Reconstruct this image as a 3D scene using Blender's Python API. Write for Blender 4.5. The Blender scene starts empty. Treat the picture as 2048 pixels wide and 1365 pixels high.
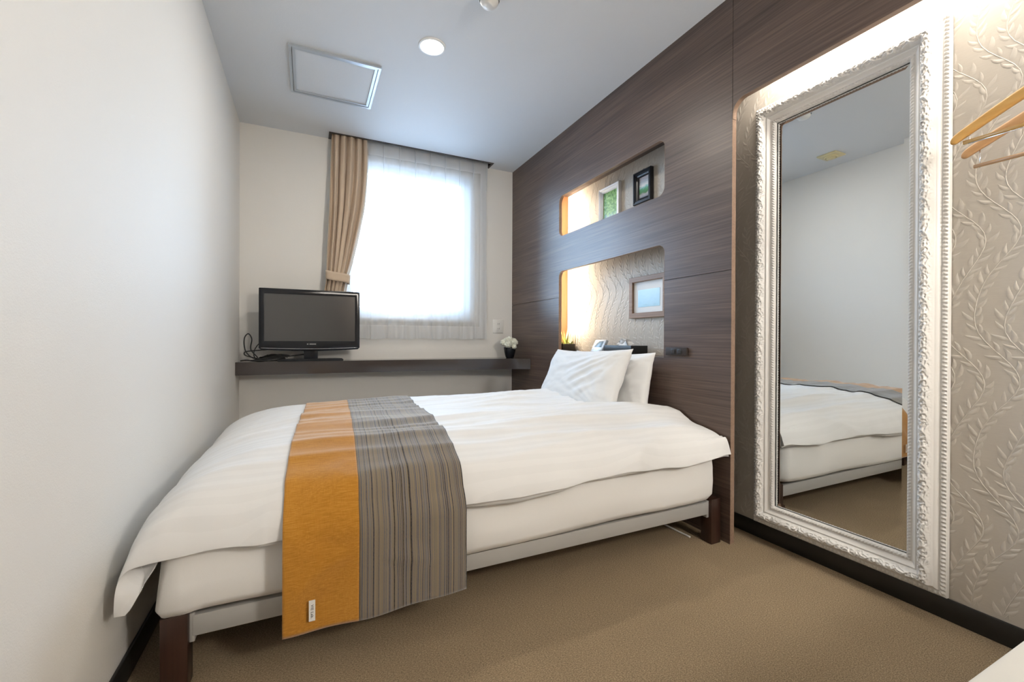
import bpy, bmesh, math, random
from mathutils import Vector, Matrix, noise
import numpy as np

sc = bpy.context.scene
COL = sc.collection
PI = math.pi
R = math.radians

# ---------------------------------------------------------------- dimensions
W = 2.057        # face of the wood panelling
G = 2.238        # papered wall behind it
H = 2.35         # ceiling
YR = -4.7        # wall behind the camera

# ---------------------------------------------------------------- camera
cam_data = bpy.data.cameras.new('camera')
cam = bpy.data.objects.new('camera', cam_data)
COL.objects.link(cam)
cam_data.sensor_width = 36.0
cam_data.lens = 36.0 * 867.27 / 2048.0
cam_data.clip_start = 0.02
yaw, pit, rol = 0.441200496, -0.003519033, 0.00408825668
fw = Vector((math.sin(yaw) * math.cos(pit), math.cos(yaw) * math.cos(pit), math.sin(pit)))
rt = Vector((math.cos(yaw), -math.sin(yaw), 0)); up = rt.cross(fw)
rt2 = rt * math.cos(rol) + up * math.sin(rol)
up2 = -rt * math.sin(rol) + up * math.cos(rol)
m = Matrix((rt2, up2, -fw)).transposed().to_4x4()
m.translation = Vector((0.4193, -3.4711, 0.8738))
cam.matrix_world = m
sc.camera = cam

# ---------------------------------------------------------------- sky, exposure, lamps
sc.view_settings.view_transform = 'Standard'
sc.view_settings.look = 'None'
sc.view_settings.gamma = 1.0
sc.view_settings.use_curve_mapping = False
sc.view_settings.exposure = 0.2
world = bpy.data.worlds.new('sky'); sc.world = world
world.use_nodes = True
bg = world.node_tree.nodes['Background']
bg.inputs[1].default_value = 24.0
wn = world.node_tree.nodes; wl = world.node_tree.links
tc = wn.new('ShaderNodeTexCoord'); sp = wn.new('ShaderNodeSeparateXYZ'); wl.new(tc.outputs['Generated'], sp.inputs[0])
cr = wn.new('ShaderNodeValToRGB')          # overcast sky above, duller ground below the horizon
cr.color_ramp.elements[0].position = .44; cr.color_ramp.elements[0].color = (.22, .28, .36, 1)
cr.color_ramp.elements[1].position = .505; cr.color_ramp.elements[1].color = (.52, .74, 1.0, 1)
mr = wn.new('ShaderNodeMapRange'); mr.inputs[1].default_value = -1; mr.inputs[2].default_value = 1
wl.new(sp.outputs[2], mr.inputs[0]); wl.new(mr.outputs[0], cr.inputs[0]); wl.new(cr.outputs[0], bg.inputs[0])

def area(name, loc, rot, sx, sy, power, col, spread=180, shape='RECTANGLE'):
    l = bpy.data.lights.new(name, 'AREA'); l.shape = shape
    l.size = sx
    if shape in ('RECTANGLE', 'ELLIPSE'): l.size_y = sy
    l.energy = power; l.color = col; l.spread = R(spread)
    o = bpy.data.objects.new(name, l); COL.objects.link(o)
    o.location = loc; o.rotation_euler = rot
    return o
WARM = (1.0, 0.84, 0.64)
# window portal (guides sky sampling, gives no light of its own)
pl = area('window_portal', (1.17, 0.14, 1.62), (R(-90), 0, 0), 1.0, 1.2, 1, (1, 1, 1))
pl.data.cycles.is_portal = True
# strip lamp hidden above the mirror, behind the header panel
area('mirror_strip_lamp', (2.12, -2.75, 2.06), (0, R(-22), R(0)), 0.04, 1.05, 6.0, (1.0, 0.93, 0.83))
# upright strip lamps hidden behind the panelling beside the two niches
area('niche_strip_lamp', (2.095, -0.705, 1.785), (0, R(-88), R(-14)), 0.36, 0.02, 3.0, (1.0, 0.85, 0.66))
area('niche_strip_lamp', (2.095, -0.705, 1.215), (0, R(-88), R(-14)), 0.62, 0.02, 5.0, (1.0, 0.85, 0.66))

# unseen soft fill added behind the camera, lifts the shaded near sides
el = bpy.data.lights.new('rear_fill_lamp', 'POINT'); el.energy = 76; el.color = (1.0, .955, .885); el.shadow_soft_size = .14
eo = bpy.data.objects.new('rear_fill_lamp', el); COL.objects.link(eo); eo.location = (1.92, -4.48, 1.72)

# ---------------------------------------------------------------- helpers
def tag(o, label=None, cat=None, group=None, kind=None):
    if label: o['label'] = label
    if cat: o['category'] = cat
    if group: o['group'] = group
    if kind: o['kind'] = kind
    return o
ROOT = {}
def empty(name, loc, label=None, cat=None, group=None, kind=None):
    o = bpy.data.objects.new(name, None); COL.objects.link(o)
    o.empty_display_size = 0.05
    o.location = loc; ROOT[o.name] = Vector(loc)
    return tag(o, label, cat, group, kind)
def finish(name, me, mat, parent=None, smooth=None, loc=None):
    """link a mesh whose coordinates are in the room's frame"""
    off = None
    if parent is not None: off = ROOT[parent.name]
    elif loc is not None: off = Vector(loc)
    if off is not None: me.transform(Matrix.Translation(-off))
    me.name = name
    if mat is not None and not me.materials: me.materials.append(mat)
    if smooth is True:
        me.polygons.foreach_set('use_smooth', [True] * len(me.polygons))
    o = bpy.data.objects.new(name, me); COL.objects.link(o)
    if parent is not None:
        o.parent = parent; ROOT[o.name] = ROOT[parent.name]
    else:
        if off is not None: o.location = off
        ROOT[o.name] = off if off is not None else Vector((0, 0, 0))
    if isinstance(smooth, (int, float)) and not isinstance(smooth, bool):
        me.polygons.foreach_set('use_smooth', [True] * len(me.polygons))
        me.set_sharp_from_angle(angle=R(smooth))
    return o
def bmesh_obj(name, bm, mat, parent=None, smooth=None, loc=None):
    me = bpy.data.meshes.new(name); bm.normal_update(); bm.to_mesh(me); bm.free()
    return finish(name, me, mat, parent, smooth, loc)
def box(bm, x0, x1, y0, y1, z0, z1, bev=0.0, seg=2):
    r = bmesh.ops.create_cube(bm, size=1.0)
    vs = r['verts']
    bmesh.ops.scale(bm, vec=(x1 - x0, y1 - y0, z1 - z0), verts=vs)
    bmesh.ops.translate(bm, vec=((x0 + x1) / 2, (y0 + y1) / 2, (z0 + z1) / 2), verts=vs)
    if bev > 0:
        es = list({e for v in vs for e in v.link_edges})
        bmesh.ops.bevel(bm, geom=es, offset=bev, segments=seg, affect='EDGES', profile=0.5)
    return vs
def box_obj(name, dims, mat, parent=None, bev=0.0, seg=2, loc=None):
    bm = bmesh.new(); box(bm, *dims, bev=bev, seg=seg)
    return bmesh_obj(name, bm, mat, parent, 40 if bev else None, loc)
def lathe(bm, prof, cx, cy, n=32, axis='Z'):
    rings = []
    for (r, z) in prof:
        ring = []
        if r < 1e-6: ring = [bm.verts.new((cx, cy, z))]
        else:
            for i in range(n):
                a = 2 * PI * i / n
                ring.append(bm.verts.new((cx + r * math.cos(a), cy + r * math.sin(a), z)))
        rings.append(ring)
    for a, b in zip(rings, rings[1:]):
        for i in range(n):
            j = (i + 1) % n
            if len(a) == 1 and len(b) == 1: continue
            if len(a) == 1: bm.faces.new((a[0], b[j], b[i]))
            elif len(b) == 1: bm.faces.new((a[i], a[j], b[0]))
            else: bm.faces.new((a[i], a[j], b[j], b[i]))
    bmesh.ops.recalc_face_normals(bm, faces=bm.faces)
def tube(bm, pts, r, n=8, cap=True):
    pts = [Vector(p) for p in pts]
    rs = r if isinstance(r, (list, tuple)) else [r] * len(pts)
    rings = []; ref = None
    for i, p in enumerate(pts):
        t = (pts[min(i + 1, len(pts) - 1)] - pts[max(i - 1, 0)]).normalized()
        if ref is None:
            ref = Vector((0, 0, 1)) if abs(t.z) < .9 else Vector((1, 0, 0))
        u = (ref - t * ref.dot(t)).normalized(); ref = u
        w = t.cross(u)
        rings.append([bm.verts.new(p + (u * math.cos(2 * PI * k / n) + w * math.sin(2 * PI * k / n)) * rs[i]) for k in range(n)])
    for a, b in zip(rings, rings[1:]):
        for k in range(n):
            bm.faces.new((a[k], a[(k + 1) % n], b[(k + 1) % n], b[k]))
    if cap:
        bm.faces.new(rings[0][::-1]); bm.faces.new(rings[-1])
def smooth_path(pts, n=8):
    pts = [Vector(p) for p in pts]; out = []
    for i in range(len(pts) - 1):
        p0 = pts[max(i - 1, 0)]; p1 = pts[i]; p2 = pts[i + 1]; p3 = pts[min(i + 2, len(pts) - 1)]
        for k in range(n):
            t = k / n
            out.append(0.5 * ((2 * p1) + (p2 - p0) * t + (2 * p0 - 5 * p1 + 4 * p2 - p3) * t * t + (3 * p1 - p0 - 3 * p2 + p3) * t ** 3))
    out.append(pts[-1]); return out
def grid_mesh(name, P):
    """P[i][j] -> Vector"""
    ni, nj = len(P), len(P[0])
    vs = [tuple(p) for row in P for p in row]
    fs = [(i * nj + j, (i + 1) * nj + j, (i + 1) * nj + j + 1, i * nj + j + 1) for i in range(ni - 1) for j in range(nj - 1)]
    me = bpy.data.meshes.new(name); me.from_pydata(vs, [], fs); me.update()
    return me
def apply_mods(o):
    dg = bpy.context.evaluated_depsgraph_get(); dg.update()
    me = bpy.data.meshes.new_from_object(o.evaluated_get(dg))
    o.modifiers.clear(); old = o.data; o.data = me; me.name = o.name
    bpy.data.meshes.remove(old)
def plate(name, loops, d0, d1, mat, axis, parent=None, bev=0.0, smooth=30):
    """flat plate with holes: loops of 2-D points, extruded from d0 to d1 along an axis"""
    cu = bpy.data.curves.new(name, 'CURVE'); cu.dimensions = '2D'; cu.fill_mode = 'BOTH'
    for lp in loops:
        sp = cu.splines.new('POLY'); sp.points.add(len(lp) - 1); sp.use_cyclic_u = True
        for p, q in zip(sp.points, lp): p.co = (q[0], q[1], 0, 1)
    cu.extrude = abs(d1 - d0) / 2 - bev
    if bev: cu.bevel_depth = bev; cu.bevel_resolution = 1; cu.offset = -bev
    o = bpy.data.objects.new(name, cu); COL.objects.link(o)
    dg = bpy.context.evaluated_depsgraph_get(); dg.update()
    me = bpy.data.meshes.new_from_object(o.evaluated_get(dg))
    bpy.data.objects.remove(o); bpy.data.curves.remove(cu)
    mid = (d0 + d1) / 2
    for v in me.vertices:
        a, b, c = v.co
        v.co = (mid + c, a, b) if axis == 'X' else ((a, mid - c, b) if axis == 'Y' else (a, b, mid + c))
    bm = bmesh.new(); bm.from_mesh(me); bmesh.ops.remove_doubles(bm, verts=bm.verts, dist=1e-5)
    bmesh.ops.recalc_face_normals(bm, faces=bm.faces); bm.to_mesh(me); bm.free()
    return finish(name, me, mat, parent, smooth)
def rrect(x0, x1, y0, y1, r, n=8, corners=(1, 1, 1, 1)):
    """rounded rectangle counter-clockwise; corners: bl, br, tr, tl"""
    out = []
    for (cx, cy, a0, on) in ((x0 + r, y0 + r, PI, corners[0]), (x1 - r, y0 + r, 1.5 * PI, corners[1]), (x1 - r, y1 - r, 0, corners[2]), (x0 + r, y1 - r, .5 * PI, corners[3])):
        if on:
            for k in range(n + 1):
                a = a0 + .5 * PI * k / n
                out.append((cx + r * math.cos(a), cy + r * math.sin(a)))
        else:
            out.append((cx + r * (math.cos(a0) + math.cos(a0 + .5 * PI)), cy + r * (math.sin(a0) + math.sin(a0 + .5 * PI))))
    return out
def copy_tree(o, parent=None):
    c = o.copy(); COL.objects.link(c)
    if parent: c.parent = parent
    ROOT[c.name] = ROOT[o.name]
    for ch in list(o.children): copy_tree(ch, c)
    return c

# ---------------------------------------------------------------- materials
def mat(name, col=(.8, .8, .8), rough=.5, metal=0, spec=.5, **kw):
    mt = bpy.data.materials.new(name); mt.use_nodes = True
    b = mt.node_tree.nodes['Principled BSDF']
    b.inputs['Base Color'].default_value = (*col, 1)
    b.inputs['Roughness'].default_value = rough
    b.inputs['Metallic'].default_value = metal
    b.inputs['Specular IOR Level'].default_value = spec
    for k, v in kw.items(): b.inputs[k.replace('_', ' ')].default_value = v
    return mt
class NT:
    def __init__(s, mt): s.nt = mt.node_tree; s.b = s.nt.nodes['Principled BSDF']
    def n(s, t, **kw):
        x = s.nt.nodes.new(t)
        for k, v in kw.items(): setattr(x, k, v)
        return x
    def l(s, a, b): s.nt.links.new(a, b)
    def coord(s, scale=(1, 1, 1), kind='Object'):
        t = s.n('ShaderNodeTexCoord'); mp = s.n('ShaderNodeMapping')
        mp.inputs['Scale'].default_value = scale
        s.l(t.outputs[kind], mp.inputs[0]); return mp.outputs[0]
    def noise(s, vec, scale, detail=4, rough=.5, dist=0):
        x = s.n('ShaderNodeTexNoise'); x.inputs['Scale'].default_value = scale
        x.inputs['Detail'].default_value = detail; x.inputs['Roughness'].default_value = rough
        x.inputs['Distortion'].default_value = dist
        s.l(vec, x.inputs['Vector']); return x.outputs[0]
    def ramp(s, fac, stops):
        x = s.n('ShaderNodeValToRGB'); cr = x.color_ramp
        while len(cr.elements) < len(stops): cr.elements.new(.5)
        for e, (p, c) in zip(cr.elements, stops):
            e.position = p; e.color = (*c, 1)
        s.l(fac, x.inputs[0]); return x.outputs[0]
    def mix(s, fac, a, b, blend='MIX'):
        x = s.n('ShaderNodeMix', data_type='RGBA', blend_type=blend)
        for v, i in ((fac, 0), (a, 6), (b, 7)):
            if isinstance(v, (int, float)): x.inputs[i].default_value = v
            elif isinstance(v, tuple): x.inputs[i].default_value = (*v, 1)
            else: s.l(v, x.inputs[i])
        return x.outputs[2]
    def math(s, op, a, b=None):
        x = s.n('ShaderNodeMath', operation=op)
        for v, i in ((a, 0), (b, 1)):
            if v is None: continue
            if isinstance(v, (int, float)): x.inputs[i].default_value = v
            else: s.l(v, x.inputs[i])
        return x.outputs[0]
    def bump(s, h, strength=.3, dist=.002):
        x = s.n('ShaderNodeBump'); x.inputs['Strength'].default_value = strength
        x.inputs['Distance'].default_value = dist
        s.l(h, x.inputs['Height']); s.l(x.outputs[0], s.b.inputs['Normal'])
    def color(s, o): s.l(o, s.b.inputs['Base Color'])

def wall_paint(name, col, sc_=90):
    mt = mat(name, col, .62, spec=.3); t = NT(mt); v = t.coord()
    a = t.noise(v, sc_, 4, .6); b = t.noise(v, sc_ * 3.3, 2)
    t.bump(t.math('ADD', a, b), .22, .0016)
    return mt
M = {}
M['wall'] = wall_paint('white_vinyl_wallpaper', (.76, .74, .70))
M['ceiling'] = wall_paint('white_ceiling_paper', (.72, .735, .75), 60)
def wood(name, c0, c1, c2, rough=.36, along='Y', fine=130, spec=.5, bump=.12):
    mt = mat(name, c1, rough, spec=spec); t = NT(mt)
    lo = {'Y': (5, .9, 1), 'X': (.9, 5, 1), 'Z': (1, 5, .9)}[along]
    if along == 'Z':
        v = t.coord((fine, fine, 2.0)); v2 = t.coord((22, 22, .8))
    elif along == 'Y':
        v = t.coord((fine, 2.2, fine)); v2 = t.coord((14, .6, 14))
    else:
        v = t.coord((2.2, fine, fine)); v2 = t.coord((.6, 14, 14))
    f1 = t.noise(v, 1.0, 3, .6); f2 = t.noise(v2, 1.0, 4, .6, .6)
    f = t.math('ADD', t.math('MULTIPLY', f1, .6), t.math('MULTIPLY', f2, .4))
    t.color(t.ramp(f, [(.32, c0), (.5, c1), (.68, c2)]))
    t.bump(f1, bump, .0006)
    return mt
M['panel_wood'] = wood('dark_striped_wood', (.046, .029, .022), (.100, .064, .049), (.165, .109, .082), .40, spec=.62)
M['edge_wood'] = wood('brown_edge_banding', (.20, .13, .09), (.26, .17, .12), (.31, .21, .15), .45)
M['board_wood'] = wood('light_brown_board', (.26, .115, .045), (.31, .14, .058), (.36, .17, .072), .45, 'Z', 60)
M['shelf'] = mat('glossy_dark_brown_laminate', (.055, .044, .040), .09, spec=.6)
M['leg_wood'] = wood('dark_stained_wood', (.020, .009, .006), (.034, .015, .010), (.052, .024, .016), .3, 'Z', 70)
M['curtain_box'] = mat('dark_brown_trim', (.055, .045, .04), .45)
M['base_vinyl'] = mat('black_vinyl_skirting', (.012, .011, .010), .38)
M['steel_paint'] = mat('silver_grey_painted_steel', (.45, .445, .43), .42, .2)
M['white_plastic'] = mat('white_plastic', (.78, .77, .74), .35)
M['cream_plastic'] = mat('aged_cream_plastic', (.72, .62, .36), .4)
M['alu'] = mat('white_aluminium', (.74, .77, .80), .3, .4)
M['hatch_rim'] = mat('grey_metal_rim', (.50, .55, .60), .35, .5)
M['black_plastic'] = mat('black_gloss_plastic', (.010, .011, .014), .16, spec=.35)
M['black_matte'] = mat('black_matte_plastic', (.014, .014, .014), .5)
M['chrome'] = mat('chrome', (.75, .76, .78), .14, 1)
M['screen'] = mat('tv_screen', (.016, .016, .015), .2, spec=1.0, IOR=1.55)
M['red_mark'] = mat('red_mark', (.5, .03, .03), .4)
M['grey_mark'] = mat('pale_grey_mark', (.55, .55, .55), .4)
# carpet
mt = mat('beige_brown_loop_carpet', (.2, .15, .09), .95, spec=.1); t = NT(mt); v = t.coord()
a = t.noise(v, 300, 3, .75); b = t.noise(t.coord((170, 430, 1)), 1.0, 3, .75); c = t.noise(v, 9, 3)
f = t.math('ADD', t.math('MULTIPLY', a, .5), t.math('MULTIPLY', b, .5))
cc = t.ramp(f, [(.34, (.10, .072, .042)), (.5, (.295, .22, .138)), (.66, (.54, .41, .265))])
t.color(t.mix(t.math('MULTIPLY', c, .22), cc, (.20, .15, .10)))
t.bump(f, .8, .004)
M['carpet'] = mt
# wallpaper
def paper(name, col, rough):
    mt = mat(name, col, rough, spec=.45); t = NT(mt); v = t.coord((1, 40, 220)); a = t.noise(v, 1.0, 3)
    t.color(t.mix(a, tuple(x * .93 for x in col), tuple(min(1, x * 1.05) for x in col)))
    t.bump(a, .12, .0008); return mt
M['paper'] = paper('taupe_wallpaper', (.50, .455, .395), .48)
M['paper_leaf'] = paper('raised_wallpaper_leaf', (.535, .49, .43), .42)
# fabrics
def fabric(name, col, rough=.85, weave=900, bump=.25, sheen=.2):
    mt = mat(name, col, rough, spec=.15); t = NT(mt); v = t.coord()
    mt.node_tree.nodes['Principled BSDF'].inputs['Sheen Weight'].default_value = sheen
    a = t.noise(v, weave, 2); b = t.noise(v, 14, 3)
    t.bump(t.math('ADD', t.math('MULTIPLY', a, .3), b), bump, .002)
    return mt
M['linen'] = fabric('white_cotton', (.82, .81, .79))
M['pillow_linen'] = fabric('white_pillowcase', (.74, .738, .73))
# striped satin duvet: faint woven stripes running along the bed
mt = mat('white_satin_stripe_cotton', (.75, .745, .735), .7, spec=.2); t = NT(mt)
t.b.inputs['Sheen Weight'].default_value = .15
sx = t.n('ShaderNodeSeparateXYZ'); t.l(t.coord(), sx.inputs[0])
wv = t.math('SINE', t.math('MULTIPLY', sx.outputs[1], 2 * PI / .03))
st = t.math('GREATER_THAN', wv, 0.0)
t.color(t.mix(st, (.735, .73, .72), (.755, .75, .74)))
rr = t.n('ShaderNodeMapRange'); t.l(st, rr.inputs[0]); rr.inputs[3].default_value = .78; rr.inputs[4].default_value = .6
t.l(rr.outputs[0], t.b.inputs['Roughness'])
t.bump(t.noise(t.coord(), 16, 4), .22, .003)
M['duvet'] = mt
# mustard cloth
mt = mat('mustard_linen', (.5, .24, .04), .9, spec=.12); t = NT(mt)
t.b.inputs['Sheen Weight'].default_value = .55; t.b.inputs['Sheen Roughness'].default_value = .45
a = t.noise(t.coord((26, 700, 700)), 1.0, 3, .6); b = t.noise(t.coord((900, 60, 60)), 1.0, 2); c = t.noise(t.coord(), 5, 3)
f = t.math('ADD', t.math('ADD', t.math('MULTIPLY', a, .6), t.math('MULTIPLY', b, .2)), t.math('MULTIPLY', c, .2))
t.color(t.ramp(f, [(.3, (.30, .125, .012)), (.5, (.43, .19, .022)), (.7, (.56, .28, .05))]))
t.bump(f, .35, .0015)
M['mustard'] = mt
# striped cloth: stripes across the bed (colour varies with x)
mt = mat('blue_grey_brown_stripe_weave', (.2, .18, .16), .9, spec=.12); t = NT(mt)
t.b.inputs['Sheen Weight'].default_value = .55; t.b.inputs['Sheen Roughness'].default_value = .45
at = t.n('ShaderNodeAttribute', attribute_name='stripe'); 
sv = t.n('ShaderNodeCombineXYZ'); t.l(at.outputs['Fac'], sv.inputs[0])
s1 = t.noise(sv.outputs[0], 210, 2, .6); s2 = t.noise(sv.outputs[0], 85, 2, .7)
gcol = t.ramp(s1, [(.36, (.016, .017, .026)), (.45, (.095, .105, .135)), (.54, (.26, .20, .115)), (.64, (.105, .13, .19))])
dark = t.ramp(s2, [(.38, (.18, .18, .22)), (.45, (1, 1, 1))])
g = t.mix(1.0, gcol, dark, 'MULTIPLY')
wv = t.noise(t.coord((500, 160, 160)), 1.0, 3, .6)
t.color(t.mix(t.ramp(wv, [(.35, (0, 0, 0)), (.65, (1, 1, 1))]), g, t.mix(.25, g, (.24, .18, .10))))
t.bump(wv, .4, .0015)
M['stripe'] = mt
M['tan'] = fabric('tan_curtain_cloth', (.57, .45, .335), .85)
# translucent curtain cloths
def sheer(name, col, clear):
    mt = bpy.data.materials.new(name); mt.use_nodes = True; nt = mt.node_tree
    nt.nodes.remove(nt.nodes['Principled BSDF'])
    out = nt.nodes['Material Output']
    tr = nt.nodes.new('ShaderNodeBsdfTransparent'); tr.inputs[0].default_value = (1, 1, 1, 1)
    tl = nt.nodes.new('ShaderNodeBsdfTranslucent'); tl.inputs[0].default_value = (*col, 1)
    df = nt.nodes.new('ShaderNodeBsdfDiffuse'); df.inputs[0].default_value = (*col, 1)
    m1 = nt.nodes.new('ShaderNodeMixShader'); m1.inputs[0].default_value = .5
    nt.links.new(tl.outputs[0], m1.inputs[1]); nt.links.new(df.outputs[0], m1.inputs[2])
    m2 = nt.nodes.new('ShaderNodeMixShader'); m2.inputs[0].default_value = clear
    nt.links.new(m1.outputs[0], m2.inputs[1]); nt.links.new(tr.outputs[0], m2.inputs[2])
    nt.links.new(m2.outputs[0], out.inputs[0]); return mt
M['sheer'] = sheer('white_sheer', (.85, .86, .87), .52)
M['sheer_hem'] = sheer('white_sheer_doubled', (.85, .86, .87), .25)
def pane(name, tint):
    mt = bpy.data.materials.new(name); mt.use_nodes = True; nt = mt.node_tree
    nt.nodes.remove(nt.nodes['Principled BSDF']); out = nt.nodes['Material Output']
    tr = nt.nodes.new('ShaderNodeBsdfTransparent'); tr.inputs[0].default_value = (*tint, 1)
    gl = nt.nodes.new('ShaderNodeBsdfGlossy'); gl.inputs['Roughness'].default_value = .02
    fr = nt.nodes.new('ShaderNodeFresnel'); fr.inputs[0].default_value = 1.45
    mx = nt.nodes.new('ShaderNodeMixShader')
    nt.links.new(fr.outputs[0], mx.inputs[0]); nt.links.new(tr.outputs[0], mx.inputs[1]); nt.links.new(gl.outputs[0], mx.inputs[2])
    nt.links.new(mx.outputs[0], out.inputs[0]); return mt
M['pane'] = pane('window_glass', (.97, .985, 1))
M['mirror'] = mat('silvered_glass', (.72, .75, .76), 0.0, 1)
M['frame_white'] = mat('white_painted_carving', (.72, .70, .67), .34, spec=.5)
def emit(name, col, s):
    mt = bpy.data.materials.new(name); mt.use_nodes = True; nt = mt.node_tree
    nt.nodes.remove(nt.nodes['Principled BSDF'])
    e = nt.nodes.new('ShaderNodeEmission'); e.inputs[0].default_value = (*col, 1); e.inputs[1].default_value = s
    nt.links.new(e.outputs[0], nt.nodes['Material Output'].inputs[0]); return mt
M['lamp_glow'] = emit('lit_lamp_lens', (1, .93, .8), 14)

# ================================================================ STRUCTURE
def struct(o): o['kind'] = 'structure'; return o
struct(box_obj('floor', (-.1, 2.4, YR, .3, -.06, 0), M['carpet']))
# ceiling with the slot of the curtain box left open
plate('ceiling', [[(-.1, YR), (2.4, YR), (2.4, 0), (-.1, 0)], [(.575, -.100), (1.812, -.100), (1.812, -.001), (.575, -.001)]], H, H + .08, M['ceiling'], 'Z')['kind'] = 'structure'
struct(box_obj('wall_left', (-.1, 0, YR, .3, 0, H), M['wall']))
WX0, WX1, WZ0, WZ1 = .68, 1.665, 1.035, 2.235
plate('wall_back', [[(0, 0), (2.4, 0), (2.4, 2.46), (0, 2.46)], [(WX0, WZ0), (WX1, WZ0), (WX1, WZ1), (WX0, WZ1)]], 0, .16, M['wall'], 'Y')['kind'] = 'structure'
wr = struct(box_obj('wall_right', (G, 2.4, YR, 0, 0, H), M['paper']))
struct(box_obj('wall_rear', (-.1, 2.4, YR - .1, YR, 0, H), M['wall']))
d1 = empty('door_1', (1.3, YR, 0), kind='structure')
M['door_wood'] = wood('brown_door_veneer', (.16, .09, .05), (.22, .125, .07), (.28, .165, .095), .4, 'Z', 50)
box_obj('door_leaf', (.92, 1.70, YR + .001, YR + .035, .005, 2.0), M['door_wood'], d1, .003)
plate('door_frame', [[(.86, 0), (1.76, 0), (1.76, 2.06), (.86, 2.06)], [(.915, .001), (1.705, .001), (1.705, 2.005), (.915, 2.005)]], YR, YR + .05, M['curtain_box'], 'Y', d1)
bm = bmesh.new(); tube(bm, [(1.0, YR + .034, 1.0), (1.0, YR + .075, 1.0), (1.11, YR + .08, 1.0)], .009, 10); bmesh_obj('door_handle', bm, M['chrome'], d1, True)
# skirtings
def skirting(name, x0, x1, y0, y1, top=.068):
    bm = bmesh.new(); box(bm, x0, x1, y0, y1, 0, top, .003, 2)
    return struct(bmesh_obj(name, bm, M['base_vinyl'], None, 40))
skirting('baseboard_left', 0.0, .009, YR, 0)
skirting('baseboard_back', .009, W, -.009, 0)
skirting('baseboard_right', G - .009, G, YR, -.6)

# raised leaf scrolls of the wallpaper on wall_right
rng = random.Random(5)
LV, LF = [], []
def leaf(px, pz, ang, L, wd, bend):
    """leaf on the wall plane: (y, z) space, root at px,pz"""
    n = 6; base = len(LV); up_, dn_ = [], []
    for i in range(n):
        s = i / (n - 1)
        a = ang + bend * s
        cx = px + L * s * math.cos(ang + bend * s * .5); cz = pz + L * s * math.sin(ang + bend * s * .5)
        w_ = wd * (math.sin(PI * s ** .75)) ** .8 * (1 - .25 * s) if 0 < s < 1 else 0
        nx, nz = -math.sin(a), math.cos(a)
        up_.append((cx + nx * w_, cz + nz * w_)); dn_.append((cx - nx * w_, cz - nz * w_))
    out = up_ + dn_[-2:0:-1]; ht_ = .00045 + rng.random() * .0004
    cx = sum(p[0] for p in out) / len(out); cz = sum(p[1] for p in out) / len(out)
    k = len(out)
    for p in out: LV.append((G + .0001, p[0], p[1]))
    for p in out: LV.append((G - ht_, cx + (p[0] - cx) * .74, cz + (p[1] - cz) * .74))
    for i in range(k): LF.append((base + i, base + (i + 1) % k, base + k + (i + 1) % k, base + k + i))
    LF.append(tuple(base + k + i for i in range(k)))
def stem(pts, wd):
    base = len(LV)
    for i, p in enumerate(pts):
        q = pts[min(i + 1, len(pts) - 1)]; o = pts[max(i - 1, 0)]
        tx, tz = q[0] - o[0], q[1] - o[1]; l = math.hypot(tx, tz) + 1e-9
        nx, nz = -tz / l * wd, tx / l * wd
        LV.extend([(G + .0002, p[0] + nx, p[1] + nz), (G - .0009, p[0], p[1]), (G + .0002, p[0] - nx, p[1] - nz)])
    for i in range(len(pts) - 1):
        a = base + 3 * i
        LF.extend([(a, a + 1, a + 4, a + 3), (a + 1, a + 2, a + 5, a + 4)])
TW, TH = .068, .43
def vine_y(z, sh): return .046 * math.sin(2 * PI * z / TH + sh) + .008 * math.sin(4 * PI * z / TH + 1.1)
NL = 32                           # leaf stations in one vertical repeat, alternating sides
for iy in range(-51, -6):
    oy = iy * TW
    sh = 0.0 if iy % 2 else .35
    zz = [H * k / 110 for k in range(111)]
    stem([(oy + vine_y(z, sh), z) for z in zz], .0016)
    k = 0
    while True:
        z = .02 + k * TH / NL
        if z > H - .03: break
        t_ = math.atan2(1.0, (vine_y(z + .004, sh) - vine_y(z - .004, sh)) / .008)
        sg = 1 if k % 2 else -1
        big = 1 - .28 * abs(math.sin(k * 2.4))
        L = .049 * big
        leaf(oy + vine_y(z, sh) + sg * .001, z, t_ + sg * (.95 + .12 * math.sin(k * 1.7)), L, L * .165, -sg * (.85 + .3 * math.sin(k * 3.1)))
        k += 1
me = bpy.data.meshes.new('raised_leaves')
keep = [f for f in LF if all(.07 < LV[i][2] < H and YR < LV[i][1] < -.02 for i in f)]
me.from_pydata(LV, [], keep); me.update()
bm = bmesh.new(); bm.from_mesh(me)
bmesh.ops.delete(bm, geom=[v for v in bm.verts if not v.link_faces], context='VERTS')
for f in bm.faces:
    f.normal_update()
    if f.normal.x > 0: f.normal_flip()
bm.to_mesh(me); bm.free()
lv = finish('raised_leaves', me, M['paper_leaf'], wr, 50); lv['kind'] = 'stuff'

# ---- false wall of wood panels with two niches and the opening for the mirror
PT = .022                      # panel thickness
NY0, NY1 = -1.810, -.790       # niches, near and far edge
JZ = 1.1765; g_ = .0012
PE = -2.195
tr1 = empty('trim_1', (W, -1.1, 0), kind='structure')
up_loop = [(PE, JZ + g_), (NY0, JZ + g_)]
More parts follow.
